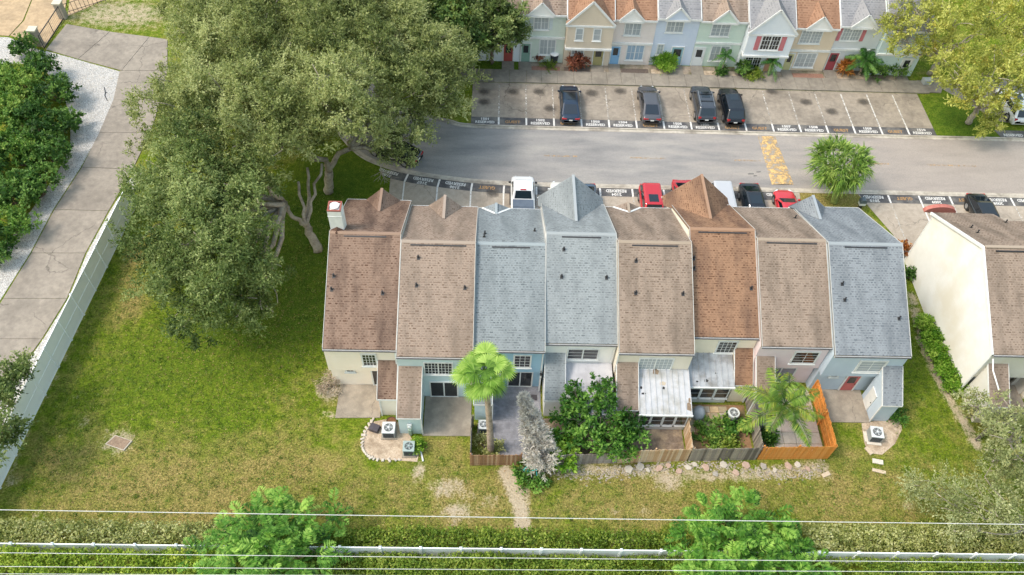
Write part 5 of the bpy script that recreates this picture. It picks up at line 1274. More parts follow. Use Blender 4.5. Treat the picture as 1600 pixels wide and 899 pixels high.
    panel(lo[0], lo[7], hi[7], hi[0], 'windshield', (.03, .04, .03)); panel(lo[3], lo[4], hi[4], hi[3], 'rear_window', (.05, .1, .05))
    for sg in (0, 1):
        a, b_, c, d = (lo[1], lo[2], hi[2], hi[1]) if sg == 0 else (lo[6], lo[5], hi[5], hi[6])
        a, b_, c, d = (Vector(q) for q in (a, b_, c, d)); cuts = (0.02, .5, .97) if kind in ('sedan', 'coupe') else ((0.02, .5, .97) if kind == 'pickup' else (.02, .38, .7, .97))
        for s0, s1 in zip(cuts, cuts[1:]): panel(a.lerp(b_, s0), a.lerp(b_, s1), d.lerp(c, s1), d.lerp(c, s0), 'side_window', (.05, .14, .1))
    if kind in ('sedan',) and rails:
        panel((xf1 - .1, -wt * .7, H + .0), (xr1 + .5, -wt * .7, H), (xr1 + .5, wt * .7, H), (xf1 - .1, wt * .7, H), 'glass_roof', (.02, .02, .02))
    if rails and kind in ('suv', 'van'):
        for sg in (-1, 1): m_ = MB(); m_.bar((xf1 - .15, sg * wt * .85, H + .03), (xr1 + .1, sg * wt * .85, H + .03), .04, .05); m_.bar((xf1 - .3, sg * wt * .85, H - .06), (xf1 - .3, sg * wt * .85, H + .02), .04, .04); m_.bar((xr1 + .3, sg * wt * .85, H - .06), (xr1 + .3, sg * wt * .85, H + .02), .04, .04); m_.build('roof_rail', rim_m, r)
        for fx in (.25, .65): x_ = xf1 + (xr1 - xf1) * fx; m_ = MB(); m_.bar((x_, -wt * .83, H + .045), (x_, wt * .83, H + .045), .06, .025); m_.build('cross_bar', trimb, r)
    if kind == 'suv': panel((xf1 - .2, -wt * .55, H), (xf1 - 1.1, -wt * .55, H), (xf1 - 1.1, wt * .55, H), (xf1 - .2, wt * .55, H), 'sunroof', (.02, .02, .02))
    # wheels
    wr = .34 if kind in ('sedan', 'coupe') else .38
    for wx in (L * .31, -L * .29):
        for sg in (-1, 1):
            c = Vector((wx, sg * (hw - .1), wr)); m_ = MB(); m_.tube([c - Vector((0, .115, 0)), c - Vector((0, .1, 0)), c + Vector((0, .1, 0)), c + Vector((0, .118, 0))], [wr - .03, wr, wr, wr - .03], 20); w_ = m_.build('wheel', tyre_m, r, smooth=False)
            m_ = MB(); y0 = c.y + sg * .119; m_.tube([(c.x, y0, c.z), (c.x, y0 + sg * .012, c.z)], [wr * .66, wr * .6], 18); m_.build('rim', rim_m, w_)
            m_ = MB(); m_.tube([(c.x, sg * hw * 1.004, c.z + .03), (c.x, sg * (hw * 1.004 + .004), c.z + .03)], wr + .07, 20); m_.build('wheel_arch', trimb, r)
    for sg in (-1, 1):
        m_ = MB(); m_.obox((L * .468, sg * hw * .70, .66 if kind != 'pickup' else .85), (.6, sg * .5, 0), (0, 0, 1), (-.5, sg * .6, 0), .06, .07, .2); m_.build('headlight', lampw, r, bevel=.02)
        if kind in ('suv', 'van', 'pickup'): m_ = MB(); m_.box(-L * .497, -L * .465, sg * hw * .72 - .13, sg * hw * .72 + .13, zb - .28, zb - .06)
        else: m_ = MB(); m_.box(-L * .4985, -L * .455, sg * hw * .64 - .22, sg * hw * .64 + .22, zb - .24, zb - .1)
        m_.build('taillight', lampr, r, bevel=.02)
        m_ = MB(); m_.obox((xf0 - .28, sg * (hw + .1), zb + .06), (1, 0, 0), (0, 1, 0), (0, 0, 1), .07, .11, .07); m_.build('wing_mirror', body if kind != 'pickup' else trimb, r, bevel=.03)
    m_ = MB(); m_.box(-L * .503, -L * .495, -.16, .16, .62, .74); m_.build('licence_plate', plate_m, r)
    m_ = MB(); m_.box(L * .49, L * .503, -.5, .5, .42, .56); m_.build('grille', trimb, r)
    if kind == 'pickup':
        m_ = MB(); m_.box(-L * .488, xr0 - .06, -hw * .86, hw * .86, zb - .05, zb + .05); t_ = m_.build('bed_cover', M('tonneau', '4f5a68', '5b6673', 3, .45), r, bevel=.02)
        for q in (.33, .66): x_ = -L * .488 + (xr0 - .06 + L * .488) * q; m_ = MB(); m_.box(x_ - .015, x_ + .015, -hw * .85, hw * .85, zb + .051, zb + .058); m_.build('cover_seam', trimb, t_)
        m_ = MB(); m_.box(xr1 - .0, xr1 + .1, -.25, .25, H - .06, H + .01); m_.build('brake_light', lampr, r)
        for sg in (-1, 1): m_ = MB(); m_.box(xr0 + .1, L * .22, sg * (hw + .04) - .06, sg * (hw + .04) + .06, .36, .42); m_.build('side_step', trimb, r)
    r.location = (X, Y, .03); r.rotation_euler = (0, 0, rz)
    return r
UP, DN = math.pi / 2, -math.pi / 2
GF, GN = 'cars parked in the far lot', 'cars parked in the near lots'
car('dark navy sedan with glass roof under the beige gabled house', 'sedan', ('navy', '1a2a3d'), 7.15, 59.85, UP, GF, True)
car('dark grey sedan between the navy sedan and the grey car with roof bars', 'sedan', ('graphite', '4b4b4f'), 14.72, 60.1, UP, GF)
car('dark grey sport utility car with roof bars in the far lot', 'suv', ('charcoal', '3a3e45'), 19.85, 60.3, UP, GF, True)
car('black sport utility car with large sunroof in the far lot', 'suv', ('black', '14161b'), 22.5, 60.05, UP, GF)
p = at(1582, 178, .8); car('white sport utility car half under the yellow green tree', 'suv', ('white', 'd8dadb'), p.x + .6, 61.2, UP, GF)
car('white pickup truck with slate blue bed cover in the near lot', 'pickup', ('truck_white', 'dfe1e2'), 2.62, 46.9, UP, GN)
p = at(869, 285, .8); car('white car tucked behind the tall grey gable', 'sedan', ('car_white', 'd3d2cc'), p.x + .35, 46.9, UP, GN)
p = at(921, 292, .8); car('steel blue car whose rear shows past the grey gable', 'sedan', ('steel', '3f5062'), p.x - .3, 46.6, DN, GN)
p = at(1017, 303, 1.2); car('bright red sport utility car beside the tall brown gable', 'suv', ('red', 'b3272f'), p.x + .05, 46.7, DN, GN)
p = at(1058, 284, .8); car('red car nearly hidden behind the tall brown gable', 'sedan', ('red2', 'ab2b33'), p.x + .4, 47.3, DN, GN)
p = at(1131, 299, 1.3); car('silver van emerging from behind the brown gable', 'van', ('silver', 'b2b3b6'), p.x - .1, 47.0, DN, GN)
p = at(1172, 300, .9); car('black sedan between the silver van and the red coupe', 'sedan', ('black2', '1b1d22'), p.x + .1, 47.1, DN, GN, True)
p = at(1224, 306, .8); car('red coupe parked at the grass end of the near lot', 'coupe', ('red3', 'bf3038'), p.x + .15, 46.8, UP, GN)
p = at(1527, 314, .8); car('black sedan alone in the lot past the letter box', 'sedan', ('black3', '17191d'), p.x + .1, 46.5, DN, GN)
p = at(616, 233, .8); car('dark car mostly hidden by oak leaves on the road bend', 'sedan', ('black4', '202329'), p.x, p.y, math.radians(155), 'cars on the road')
# ================================================================== VEGETATION
def unit(a): return a / np.maximum(np.linalg.norm(a, axis=-1, keepdims=True), 1e-6)
def leaf_quads(C, D, Nn, L, W):
    S = unit(np.cross(D, Nn)); L = np.asarray(L)[:, None]; W = np.asarray(W)[:, None]
    U = unit(np.cross(S, D))
    return np.stack([C, C + D * L * .45 + S * W + U * W * .25, C + D * L - U * W * .15, C + D * L * .45 - S * W + U * W * .25], 1)
def sprays(blobs, dens, leafL, leafW, sub=.8, twigs=9, leaves=8, up=.25, lowcut=-.45, hollow=.78, droop=0.0, spread=.8):
    Q = []; A = []
    for c, r in blobs:
        c = np.array(c); r = np.array(r if hasattr(r, '__len__') else (r, r, r * .8)); 
        area = 4 * np.pi * (((r[0] * r[1]) ** 1.6 + (r[0] * r[2]) ** 1.6 + (r[1] * r[2]) ** 1.6) / 3) ** (1 / 1.6)
        n = max(3, int(area * dens))
        d = unit(NR.normal(size=(n * 2, 3))); d = d[d[:, 2] > lowcut][:n]; n = len(d)
        S = c + d * r * NR.uniform(hollow - .1, 1.02, (n, 1)); out = unit(d / r)
        ss = sub * NR.uniform(.6, 1.3, n)
        shade = NR.uniform(-.22, .22, n) + NR.normal() * .17
        T = unit(out[:, None, :] * .9 + NR.normal(size=(n, twigs, 3)) * spread + np.array([0, 0, up]))
        base = S[:, None, :] - out[:, None, :] * ss[:, None, None] * .3
        t = (np.arange(leaves) + .6) / leaves
        P = base[:, :, None, :] + T[:, :, None, :] * (ss[:, None, None, None] * t[None, None, :, None]) + NR.normal(size=(n, twigs, leaves, 3)) * .05 * sub
        P[..., 2] -= droop * (t ** 2)[None, None, :] * ss[:, None, None]
        D = unit(T[:, :, None, :] * .8 + NR.normal(size=P.shape) * .65)
        Nn = unit(out[:, None, None, :] + np.array([0, 0, .8]) + NR.normal(size=P.shape) * .55)
        m = P.reshape(-1, 3).shape[0]
        Q.append(leaf_quads(P.reshape(-1, 3), D.reshape(-1, 3), Nn.reshape(-1, 3), leafL * NR.uniform(.7, 1.3, m), leafW * NR.uniform(.7, 1.25, m)))
        A.append(np.clip(.5 + np.broadcast_to(shade[:, None, None], P.shape[:3]).reshape(-1) + NR.normal(size=m) * .2, 0, 1))
    return np.concatenate(Q), np.concatenate(A)
def lobes(blobs, frac=.42, k=.88):
    out = []
    for c, r in blobs:
        r3 = np.array(r if hasattr(r, '__len__') else (r, r, r * .8)); n = max(5, int(k * 9 * (r3[0] / 3) ** .6))
        out.append((c, tuple(r3 * .55)))
        for i in range(n):
            z = 1 - (i + .5) / n * 1.35; a = i * 2.39996 + rng.random() * .8; q = math.sqrt(max(0, 1 - z * z)); d = np.array([math.cos(a) * q, math.sin(a) * q, z])
            s = r3 * frac * rng.uniform(.65, 1.2); out.append((tuple(np.array(c) + d * r3 * rng.uniform(.62, .92)), tuple(s)))
    return out
def limb(mb, a, b, r0, r1, wob=.25, n=6, sag=0.):
    a, b = Vector(a), Vector(b); L = (b - a).length; pts = []; rad = []
    side = Vector((rng.gauss(0, 1), rng.gauss(0, 1), rng.gauss(0, .6))) * wob * L * .25
    for i in range(n + 1):
        t = i / n; p = a.lerp(b, t) + side * math.sin(t * math.pi) + Vector((0, 0, sag * math.sin(t * math.pi))) + Vector((rng.gauss(0, 1), rng.gauss(0, 1), 0)) * .03 * L * (0 < i < n)
        pts.append(p); rad.append(r0 + (r1 - r0) * t ** .8)
    mb.tube(pts, rad, 7); return pts
bark = M('oak_bark', '91887b', 'b0a798', 6, .95, .9, .4, c3='756c60', s3=1.2); bark_d = M('dark_bark', '5a4e42', '73665a', 6, .95, .8, .4)
def tree(name, label, base, blobs, mat, leafL=.3, leafW=.07, dens=.6, trunk_r=.3, fork=2.0, bk=bark, group='trees', stems=None, cat='tree', **k):
    """blobs: (photo x, photo y, height of its middle, radius)"""
    base = Vector(base); r = thing(name, label, cat, base, group)
    B = []
    for q in blobs:
        px, py, h, rad = q[:4]; c = at(px, py, h); B.append(((c.x, c.y, h), rad))
    if stems is None:
        m_ = MB(); f = base + Vector((0, 0, fork)); f += Vector((rng.gauss(0, .15), rng.gauss(0, .15), 0)); limb(m_, base - Vector((0, 0, .1)), f, trunk_r * 1.25, trunk_r * .85, .15); m_.build('trunk', bk, r, smooth=True)
        forks = [f]
    else: forks = stems(r, base, bk)
    for (c, rad) in B:
        c = Vector(c); f = min(forks, key=lambda q: (q - c).length); m_ = MB(); rr = rad if not hasattr(rad, '__len__') else rad[0]
        e = c + Vector((0, 0, .1 * rr)); pts = limb(m_, f, e, trunk_r * .5, trunk_r * .14, .22, 7)
        for _ in range(4):
            d = Vector((rng.gauss(0, 1), rng.gauss(0, 1), rng.uniform(.1, .9))).normalized(); limb(m_, pts[rng.randint(4, 6)], c + d * rr * .85, trunk_r * .2, .025, .4, 5)
        m_.build('branch', bk, r, smooth=True)
    Q, A = sprays(lobes(B), dens, leafL, leafW, **k)
    quads_obj('crown', Q, A, mat, r)
    return r
oak_l = leaf_mat('oak_leaf', '4b582d', '879352', 'c1c68a', .42, .22)
oak_l2 = leaf_mat('oak_leaf_deep', '3b5024', '6e8244', 'aab676', .42, .25)
dark_l = leaf_mat('dark_leaf', '2c4622', '537238', '87a054', .35, .4, '8f8a2e')
yel_l = leaf_mat('yellow_green_leaf', '77823a', 'aeb455', 'd2d27c', .45, .3, 'b9a544')
shrub_l = leaf_mat('shrub_leaf', '24441a', '4b7330', '8aab54', .4, .5)
shrub_y = leaf_mat('shrub_leaf_light', '375e1f', '688f3a', 'a9be5e', .4, .5)
bright_l = leaf_mat('bright_leaf', '234a12', '568a2a', 'a2c65a', .38, .4)
citrus_l = leaf_mat('citrus_leaf', '234717', '48792b', '8cb350', .38, .6)
lime_l = leaf_mat('lime_leaf', '3f6f16', '6f9a2a', 'aac456', .38, .6)
olive_l = leaf_mat('olive_leaf', '68733f', '98a26c', 'c6c99a', .42, .4, 'b0a868')
varie_l = leaf_mat('variegated_leaf', '67753a', 'a3a961', 'd3d39d', .4, .8)
hedge_l = leaf_mat('hedge_leaf', '3f5a1c', '718c2e', 'abb754', .4, .6)
red_l = leaf_mat('copper_leaf', '4a2a22', '7a4638', 'a56a4c', .3, .8)
orange_leaf = leaf_mat('croton_leaf', '6d3a1e', 'a0602c', 'c08a3c', .3, .8)
dead_l = leaf_mat('dead_twig', 'b3aea5', 'cfcac1', 'e6e2da', .35, .6)
straw_l = leaf_mat('straw', '8a7a66', 'aa9a86', 'c4b6a2', .15, .6)

# ---- the big oaks
def stemsA(r, base, bk):
    m_ = MB(); f = at(470, 325, 2.2); f = Vector(f); k0 = limb(m_, base - Vector((0, 0, .1)), at(479, 352, 2.0), .42, .3, .1); f1 = k0[-1]; m_.build('trunk', bk, r, smooth=True)
    outs = []
    for tgt, r0 in ((at(445, 318, 4.2), .2), (at(480, 262, 4.6), .16), (at(503, 256, 4.8), .15), (at(466, 285, 4.6), .15)):
        m_ = MB(); q = limb(m_, f1, tgt, r0, r0 * .7, .22, 7); m_.build('branch', bk, r, smooth=True); outs.append(q[-1])
    return outs
tree('oak_tree', 'large spreading oak with pale forked trunk beside the cream end house', at(497, 392), [(330, 430, 6.2, 3.9), (285, 350, 7.2, 4.1), (372, 335, 7.8, 3.3), (250, 300, 6.6, 2.7), (400, 425, 5.2, 2.3), (300, 265, 8.2, 4.0), (365, 485, 4.2, 2.2), (275, 430, 5.2, 2.6), (392, 285, 8.4, 2.5), (310, 495, 3.6, 1.8), (405, 480, 3.6, 1.6)], oak_l2, .215, .048, 1.15, .5, 2.2, stems=stemsA, group='oaks beside the driveway', sub=.75, twigs=7, leaves=7)
def stemsB(r, base, bk):
    m_ = MB(); k0 = limb(m_, base - Vector((0, 0, .1)), at(514, 268, 2.4), .42, .36, .05); m_.build('trunk', bk, r, smooth=True); outs = []
    for tgt, r0 in ((at(548, 232, 4.8), .26), (at(510, 250, 4.2), .24)):
        m_ = MB(); q = limb(m_, k0[-1], tgt, r0, r0 * .75, .15, 6); m_.build('branch', bk, r, smooth=True); outs.append(q[-1])
    return outs
tree('oak_tree', 'tall oak with upright dark trunk near the road bend', at(514, 300), [(425, 215, 9, 4.0), (500, 165, 10, 4.4), (585, 195, 7.2, 3.0), (615, 232, 5.6, 1.9), (565, 110, 9.5, 4.4), (650, 130, 6.8, 3.3), (695, 165, 5.2, 2.1), (470, 210, 8.8, 2.4), (640, 205, 5.2, 1.9), (715, 115, 5.6, 2.3)], oak_l, .215, .048, 1.15, .42, 2.5, stems=stemsB, group='oaks beside the driveway', sub=.75, twigs=7, leaves=7)
tree('oak_tree', 'broad oak crown reaching over the bend of the driveway', at(330, 215), [(312, 165, 8.5, 4.2), (385, 90, 9.5, 4.8), (328, 75, 8.5, 3.9), (465, 60, 10, 4.8), (252, 215, 6.6, 2.3), (370, 180, 9.5, 4.2), (352, 15, 9, 4.2), (430, -5, 9.5, 5), (276, 140, 6.5, 2.0), (322, 18, 8, 3.2)], oak_l, .215, .048, 1.15, .45, 2.5, group='oaks beside the driveway', sub=.75, twigs=7, leaves=7)
tree('oak_tree', 'far oak whose crown meets the picture row of front houses', at(590, 95), [(620, 60, 8.5, 4.2), (545, 35, 9.5, 4.8), (690, 85, 6.8, 2.8), (640, 95, 8, 3.2), (540, -15, 9.5, 5)], oak_l, .215, .048, 1.15, .4, 2.5, group='oaks beside the driveway', sub=.75, twigs=7, leaves=7)
# ---- dark trees before the front row
tree('broadleaf_tree', 'dark green tree in front of the teal townhouse', at(705, 95), [(640, 12, 6.5, 3.0), (690, 20, 6.2, 2.8), (728, 55, 4.6, 2.2), (715, 85, 3.0, 1.7), (600, 5, 6.5, 3.0)], dark_l, .3, .085, .8, .22, 1.6, bark_d, 'trees before the front row')
tree('broadleaf_tree', 'tree with loose branches covering the pearl townhouse', at(768, 100), [(770, 40, 5.2, 2.2), (745, 75, 3.8, 2.0), (800, 30, 5.6, 1.8), (765, 12, 6.4, 2.0), (790, 62, 3.8, 1.5), (812, 55, 4.0, 1.0), (735, 20, 6, 2.0)], oak_l2, .28, .075, .62, .18, 1.6, bark_d, 'trees before the front row')
# ---- right trees
tree('yellow_tree', 'bright yellow green tree on the grass between the far lots', at(1512, 192), [(1535, 115, 6.2, 3.2), (1482, 118, 5.6, 2.2), (1582, 125, 5.8, 2.8), (1530, 160, 4.6, 2.0), (1600, 85, 6.4, 3.0), (1500, 145, 4.6, 1.6), (1545, 195, 2.4, 1.2), (1565, 165, 3.6, 1.4)], yel_l, .26, .065, .5, .26, 2.2, bark, 'yellow green trees', sub=.7, twigs=7, leaves=7)
tree('yellow_tree', 'tall open yellow green tree leaning over the end townhouse', at(1452, 116), [(1450, 35, 6.8, 2.8), (1405, 75, 5.0, 1.8), (1500, 40, 7.4, 3.0), (1560, 22, 7.6, 3.6), (1600, 35, 7.4, 3.2), (1420, 12, 7.2, 2.2), (1440, 80, 4.2, 1.6), (1390, 40, 5.8, 1.2), (1480, 80, 5.2, 2.0)], yel_l, .26, .06, .36, .26, 2.0, bark, 'yellow green trees', sub=.75, twigs=7, leaves=7)
tree('olive_tree', 'olive green tree over the broken fence by the path', at(1575, 690), [(1575, 655, 4.2, 1.6), (1590, 705, 5.0, 2.2), (1515, 630, 3.0, 1.1), (1548, 672, 4.0, 1.3), (1612, 665, 4.6, 1.7), (1580, 760, 5.0, 2.0), (1620, 740, 5.2, 2.6), (1550, 730, 4.0, 1.3)], olive_l, .2, .05, .55, .2, 1.5, bark, 'olive trees', sub=.6, twigs=7, leaves=7)
tree('olive_tree', 'sparse olive tree with bare grey limbs near the hedge', at(1590, 845), [(1470, 770, 3.6, 1.4), (1520, 785, 4.0, 1.5), (1560, 790, 4.2, 1.5), (1430, 765, 3.0, .8), (1500, 820, 3.4, 1.0), (1590, 800, 4.2, 1.6)], olive_l, .16, .035, .055, .14, 1.4, bark, 'olive trees', sub=.9, spread=1.1)
tree('leaning_tree', 'thin tree leaning over the white fence beside the driveway', at(-45, 700), [(8, 590, 4.0, 1.3), (-10, 640, 4.5, 1.7), (20, 680, 3.6, .9), (-20, 700, 4, 1.4), (35, 583, 3.8, .7), (5, 620, 4, 1.0)], oak_l2, .22, .06, .5, .14, 1.8, bark, 'trees by the driveway', sub=.8)
hb = at(592, 246, 3.2); r = thing('hanging_branch', 'bare grey hanging branch at the oak edge above the first stall', 'branch', hb); m_ = MB(); k0 = limb(m_, hb, at(596, 268, 2.0), .07, .05, .15, 5); m_.build('limb', bark, r)
for px, py, h in ((590, 284, 1.1), (600, 288, 1.0), (610, 284, 1.2), (618, 280, 1.4), (585, 276, 1.5)):
    m_ = MB(); q = limb(m_, k0[-1], at(px, py, h), .04, .012, .3, 5); limb(m_, q[3], at(px + 6, py - 2, h + .1), .02, .008, .3, 3); limb(m_, q[2], at(px - 6, py + 1, h + .15), .02, .008, .3, 3); m_.build('twig', bark, r)

# ---- shrubs
def shrub(label, px, py, r, h, mat, leafL=.2, leafW=.06, dens=1.1, name='shrub', group='shrubs', n=5, **k):
    c = at(px, py, h * .55); g_ = Vector((c.x, c.y, 0)); o = thing(name, label, 'shrub' if name == 'shrub' else name.split('_')[-1], g_, group)
    m_ = MB()
    for i in range(5):
        a = i * 1.257 + rng.random(); limb(m_, g_, g_ + Vector((math.cos(a) * r * .5, math.sin(a) * r * .5, h * .7)), .05 + .015 * r, .02, .3, 4)
    tag(m_.build('stem', bark_d, o), kind='stuff')
    B = [((c.x, c.y, h * .5), (r * .8, r * .8, h * .5))]
    for i in range(n):
        a = 2 * math.pi * i / n + rng.random(); B.append(((c.x + math.cos(a) * r * .55, c.y + math.sin(a) * r * .55, h * rng.uniform(.4, .72)), (r * .5, r * .5, h * rng.uniform(.24, .34))))
    Q, A = sprays(B, dens, leafL, leafW, sub=.45, twigs=7, leaves=6, **k); quads_obj('foliage', Q, A, mat, o)
    return o
left_sh = [(38, 72, 1.3, 2.0, shrub_l, 'round dark shrub beside the short gate pillar'), (62, 105, 1.7, 2.6, shrub_l, 'upright green shrub just below the gate'), (82, 140, 2.0, 2.8, shrub_l, 'wide green shrub spilling onto the gravel bend'), (30, 130, 2.0, 3.0, shrub_y, 'light green shrub behind the gravel bend'), (95, 190, 1.9, 2.4, shrub_l, 'low green shrub bulging furthest over the gravel'), (50, 190, 2.2, 3.2, shrub_l, 'tall dark green shrub in the middle of the thicket'), (10, 175, 2.0, 3.0, shrub_y, 'pale tipped shrub at the far thicket side'), (25, 235, 2.4, 3.2, shrub_y, 'big light green shrub in the thicket'), (75, 240, 2.2, 2.6, shrub_l, 'dense shrub along the inner gravel curve'), (55, 290, 2.0, 2.4, shrub_l, 'green shrub where the gravel strip narrows'), (15, 300, 2.2, 2.8, shrub_l, 'deep green shrub near the thicket end'), (18, 350, 2.0, 2.2, shrub_y, 'yellowish shrub near the thicket end'), (-10, 385, 2.0, 2.0, shrub_l, 'last dark shrub of the thicket by the gravel'), (-20, 250, 2.4, 3.2, shrub_l, 'thick shrub at the thicket border'), (-15, 120, 2.2, 3, shrub_l, 'dark shrub behind the pale tipped one')]
for px, py, r, h, m__, lab in left_sh: shrub(lab, px, py, r, h, m__, .24, .075, 1.0, group='thicket beside the gravel')
shrub('round clipped bright bush in front of the periwinkle house', 1039, 95, 1.25, 1.5, lime_l, .13, .045, 6, group='front garden shrubs')
shrub('copper leaved bush in front of the beige gabled house', 902, 94, 1.1, 1.5, red_l, .3, .06, 1.2, group='front garden shrubs')
shrub('small copper leaved bush by the sage green house', 841, 84, .55, 1.1, red_l, .26, .06, 1.4, group='front garden shrubs')
shrub('low green edging plants by the sage green house', 857, 104, .9, .4, hedge_l, .14, .04, 1.8, group='front garden shrubs')
shrub('green shrub left of the dark gridded window', 1163, 105, .95, 1.5, shrub_l, .22, .06, 1.3, group='front garden shrubs')
shrub('low round shrub under the dark gridded window', 1180, 116, .95, .8, hedge_l, .18, .05, 1.5, group='front garden shrubs')
shrub('small shrub at the foot of the young palm', 1128, 112, .7, .6, shrub_l, .18, .05, 1.5, group='front garden shrubs')
shrub('dark green hedge shrub beside the full palm', 1368, 108, 1.4, 1.5, shrub_l, .2, .06, 1.2, group='front garden shrubs')
shrub('dark green hedge shrub before the pale end wall', 1398, 106, 1.4, 1.4, shrub_l, .2, .06, 1.2, group='front garden shrubs')
shrub('copper coloured shrub at the ivory house corner', 1408, 388, .7, 1.2, orange_leaf, .2, .06, 1.4, group='path shrubs')
shrub('small green shrub beside the ivory side wall', 1421, 428, .45, .9, shrub_l, .18, .05, 1.6, group='path shrubs')
for i, (px, py, lab) in enumerate(((1447, 508, 'far'), (1456, 530, 'second'), (1467, 553, 'third'), (1478, 576, 'fourth'), (1490, 598, 'fifth'))):
    shrub(f'clipped light green hedge bush along the dirt path, {lab} from the letter box end', px, py, .85, 1.2, lime_l, .15, .05, 4.5, group='hedge bushes along the path')
shrub('dark green bush under the bicycle by the bare path', 829, 744, 1.25, .7, citrus_l, .22, .06, 1.3, group='yard shrubs')
shrub('dry straw coloured brush heap at the cream house corner', 514, 600, .95, .9, straw_l, .3, .02, 1.6, group='yard shrubs')
shrub('green vine patch in the overgrown yard', 1118, 678, 1.5, .7, shrub_y, .2, .06, 1.6, group='yard shrubs')
shrub('low weedy growth along the dark grey timber fence', 1135, 695, 1.2, .5, hedge_l, .18, .05, 1.6, group='yard shrubs')
shrub('leafy green vine over the grey air conditioner', 1150, 665, .9, .8, citrus_l, .24, .075, 1.7, group='yard shrubs')
shrub('dark weedy plant beside the dark round air conditioner', 1200, 682, .6, .6, citrus_l, .22, .06, 1.5, group='yard shrubs')
shrub('bright green bush by the white drain pipe', 653, 697, .42, .8, lime_l, .14, .05, 2.2, group='yard shrubs')
shrub('green shrub under the ice blue store corner', 1400, 650, .7, .8, citrus_l, .18, .05, 1.6, group='yard shrubs')
shrub('white flowering ground plants around the palm trunk', 757, 697, .9, .35, varie_l, .12, .05, 2.0, group='yard shrubs')
shrub('pale speckled plants right of the palm trunk', 775, 700, .5, .4, varie_l, .12, .05, 2.4, group='yard shrubs')
tree('citrus_tree', 'dense dark green citrus tree filling the yard behind the silver fence', at(935, 690), [(900, 645, 2.4, 1.3), (945, 640, 2.6, 1.4), (972, 660, 2.2, 1.25), (920, 680, 1.9, 1.4), (958, 690, 1.8, 1.4), (885, 665, 1.8, 1.1), (995, 675, 1.8, .9), (940, 612, 3.0, .9), (975, 705, 1.5, .9), (900, 625, 3.0, .9)], citrus_l, .24, .075, 1.2, .12, .8, bark_d, 'yard trees', sub=.45, twigs=7, leaves=5)
shrub('lime green shrub leaning on the silver timber fence', 880, 705, 1.25, 1.7, lime_l, .28, .09, 1.3, group='yard shrubs')

# ---- dead pale conifer
dp = at(848, 738); tipd = at(817, 618, 4.6); r = thing('dead_conifer', 'dead pale grey conifer leaning over the paver yard', 'tree', dp)
m_ = MB(); tp = limb(m_, dp, tipd, .14, .03, .05, 8); m_.build('trunk', dead_l, r)
Q = []; A = []
for k in range(240):
    t = rng.uniform(.02, .97) ** 1.0; b0 = Vector(dp).lerp(Vector(tipd), t); rad = (1.15 * (1 - t) ** .8 + .15); a = rng.uniform(0, 6.28); d = Vector((math.cos(a) * rad, math.sin(a) * rad * .9, rng.uniform(.5, 1.2) * rad)); n = 42
    T = np.linspace(.1, 1, n); base = np.array(b0) + np.outer(T, np.array(d)); base[:, 2] += .1 * np.sin(T * 3)
    D = unit(np.array(d.normalized()) * .9 + NR.normal(size=(n, 3)) * .55); Q.append(leaf_quads(base, D, NR.normal(size=(n, 3)), NR.uniform(.18, .4, n), np.full(n, .028))); A.append(np.clip(NR.normal(.55, .25, n), 0, 1))
quads_obj('crown', np.concatenate(Q), np.concatenate(A), dead_l, r)

# ---- palms
palm_bark = M('palm_bark', '8d7e6e', 'a8998a', 9, .95, .8, .4, c3='7a6b5a', s3=2)
fan_l = leaf_mat('fan_palm_leaf', '456b22', '7ba43c', 'bcd672', .42, .9); queen_l = leaf_mat('queen_palm_leaf', '42642a', '76983f', 'b7bb50', .4, .6, 'b3aa3c'); palm_dk = leaf_mat('palm_leaf_deep', '2f5a28', '4d7f38', '82a852', .35, .6)
def fan_palm(label, base, top, n, pet, blade, mat, dead=3):
    base, top = Vector(base), Vector(top); r = thing('fan_palm', label, 'palm', base, 'palms'); m_ = MB()
    pts = [base.lerp(top, t) + Vector((.08 * math.sin(t * 3), 0, 0)) for t in np.linspace(0, 1, 14)]; m_.tube(pts, [.24 - .09 * t + .018 * (i % 2) for i, t in enumerate(np.linspace(0, 1, 14))], 11); m_.build('trunk', palm_bark, r, smooth=True)
    for i in range(n):
        a = i * 2.39996 + rng.uniform(-.3, .3); el = math.radians(72 - 125 * (i / n) ** 1.1 + rng.uniform(-10, 10)); d = Vector((math.cos(a) * math.cos(el), math.sin(a) * math.cos(el), math.sin(el)))
        p1 = top + d * pet * rng.uniform(.6, 1.2) * (.55 if i < 7 else 1) - Vector((0, 0, .1)); side = d.cross(Vector((0, 0, 1))); side = side.normalized() if side.length > .05 else Vector((1, 0, 0)); nrm = side.cross(d).normalized()
        eb = max(-1.0, min(el, .5)) - .15; tilt = rng.uniform(-.5, .5); dk_ = rng.gauss(0, .2); db = Vector((math.cos(a) * math.cos(eb), math.sin(a) * math.cos(eb), math.sin(eb)))
        segs = 22; V = []; A = []
        dd = i >= n - dead; bl = blade * (.8 if dd else rng.uniform(.85, 1.1))
        for s in range(segs):
            th = math.radians(-100 + 200 * s / (segs - 1)); sd2 = (side * math.cos(tilt) + nrm * math.sin(tilt)); u = db * math.cos(th) + sd2 * math.sin(th) + nrm * .12 * abs(math.sin(th)); L = bl * (1 - .25 * (abs(th) / 2.0) ** 2); mid = p1 + u * L * .6 + nrm * .02 * ((s % 2) * 2 - 1); tip = p1 + u * L - Vector((0, 0, .28 * L)); wv = sd2 * math.cos(th) - db * math.sin(th)
            w = .06 * bl; V.append([tuple(p1), tuple(mid + wv * w), tuple(tip), tuple(mid - wv * w)]); A.append(min(1, max(0, rng.gauss(.5 + dk_, .14))))
        f = quads_obj('frond', np.array(V), A, straw_l if dd else mat, r); m_ = MB(); m_.tube([top, p1], [.025, .015], 5); m_.build('leaf_stalk', mat, f)
    return r
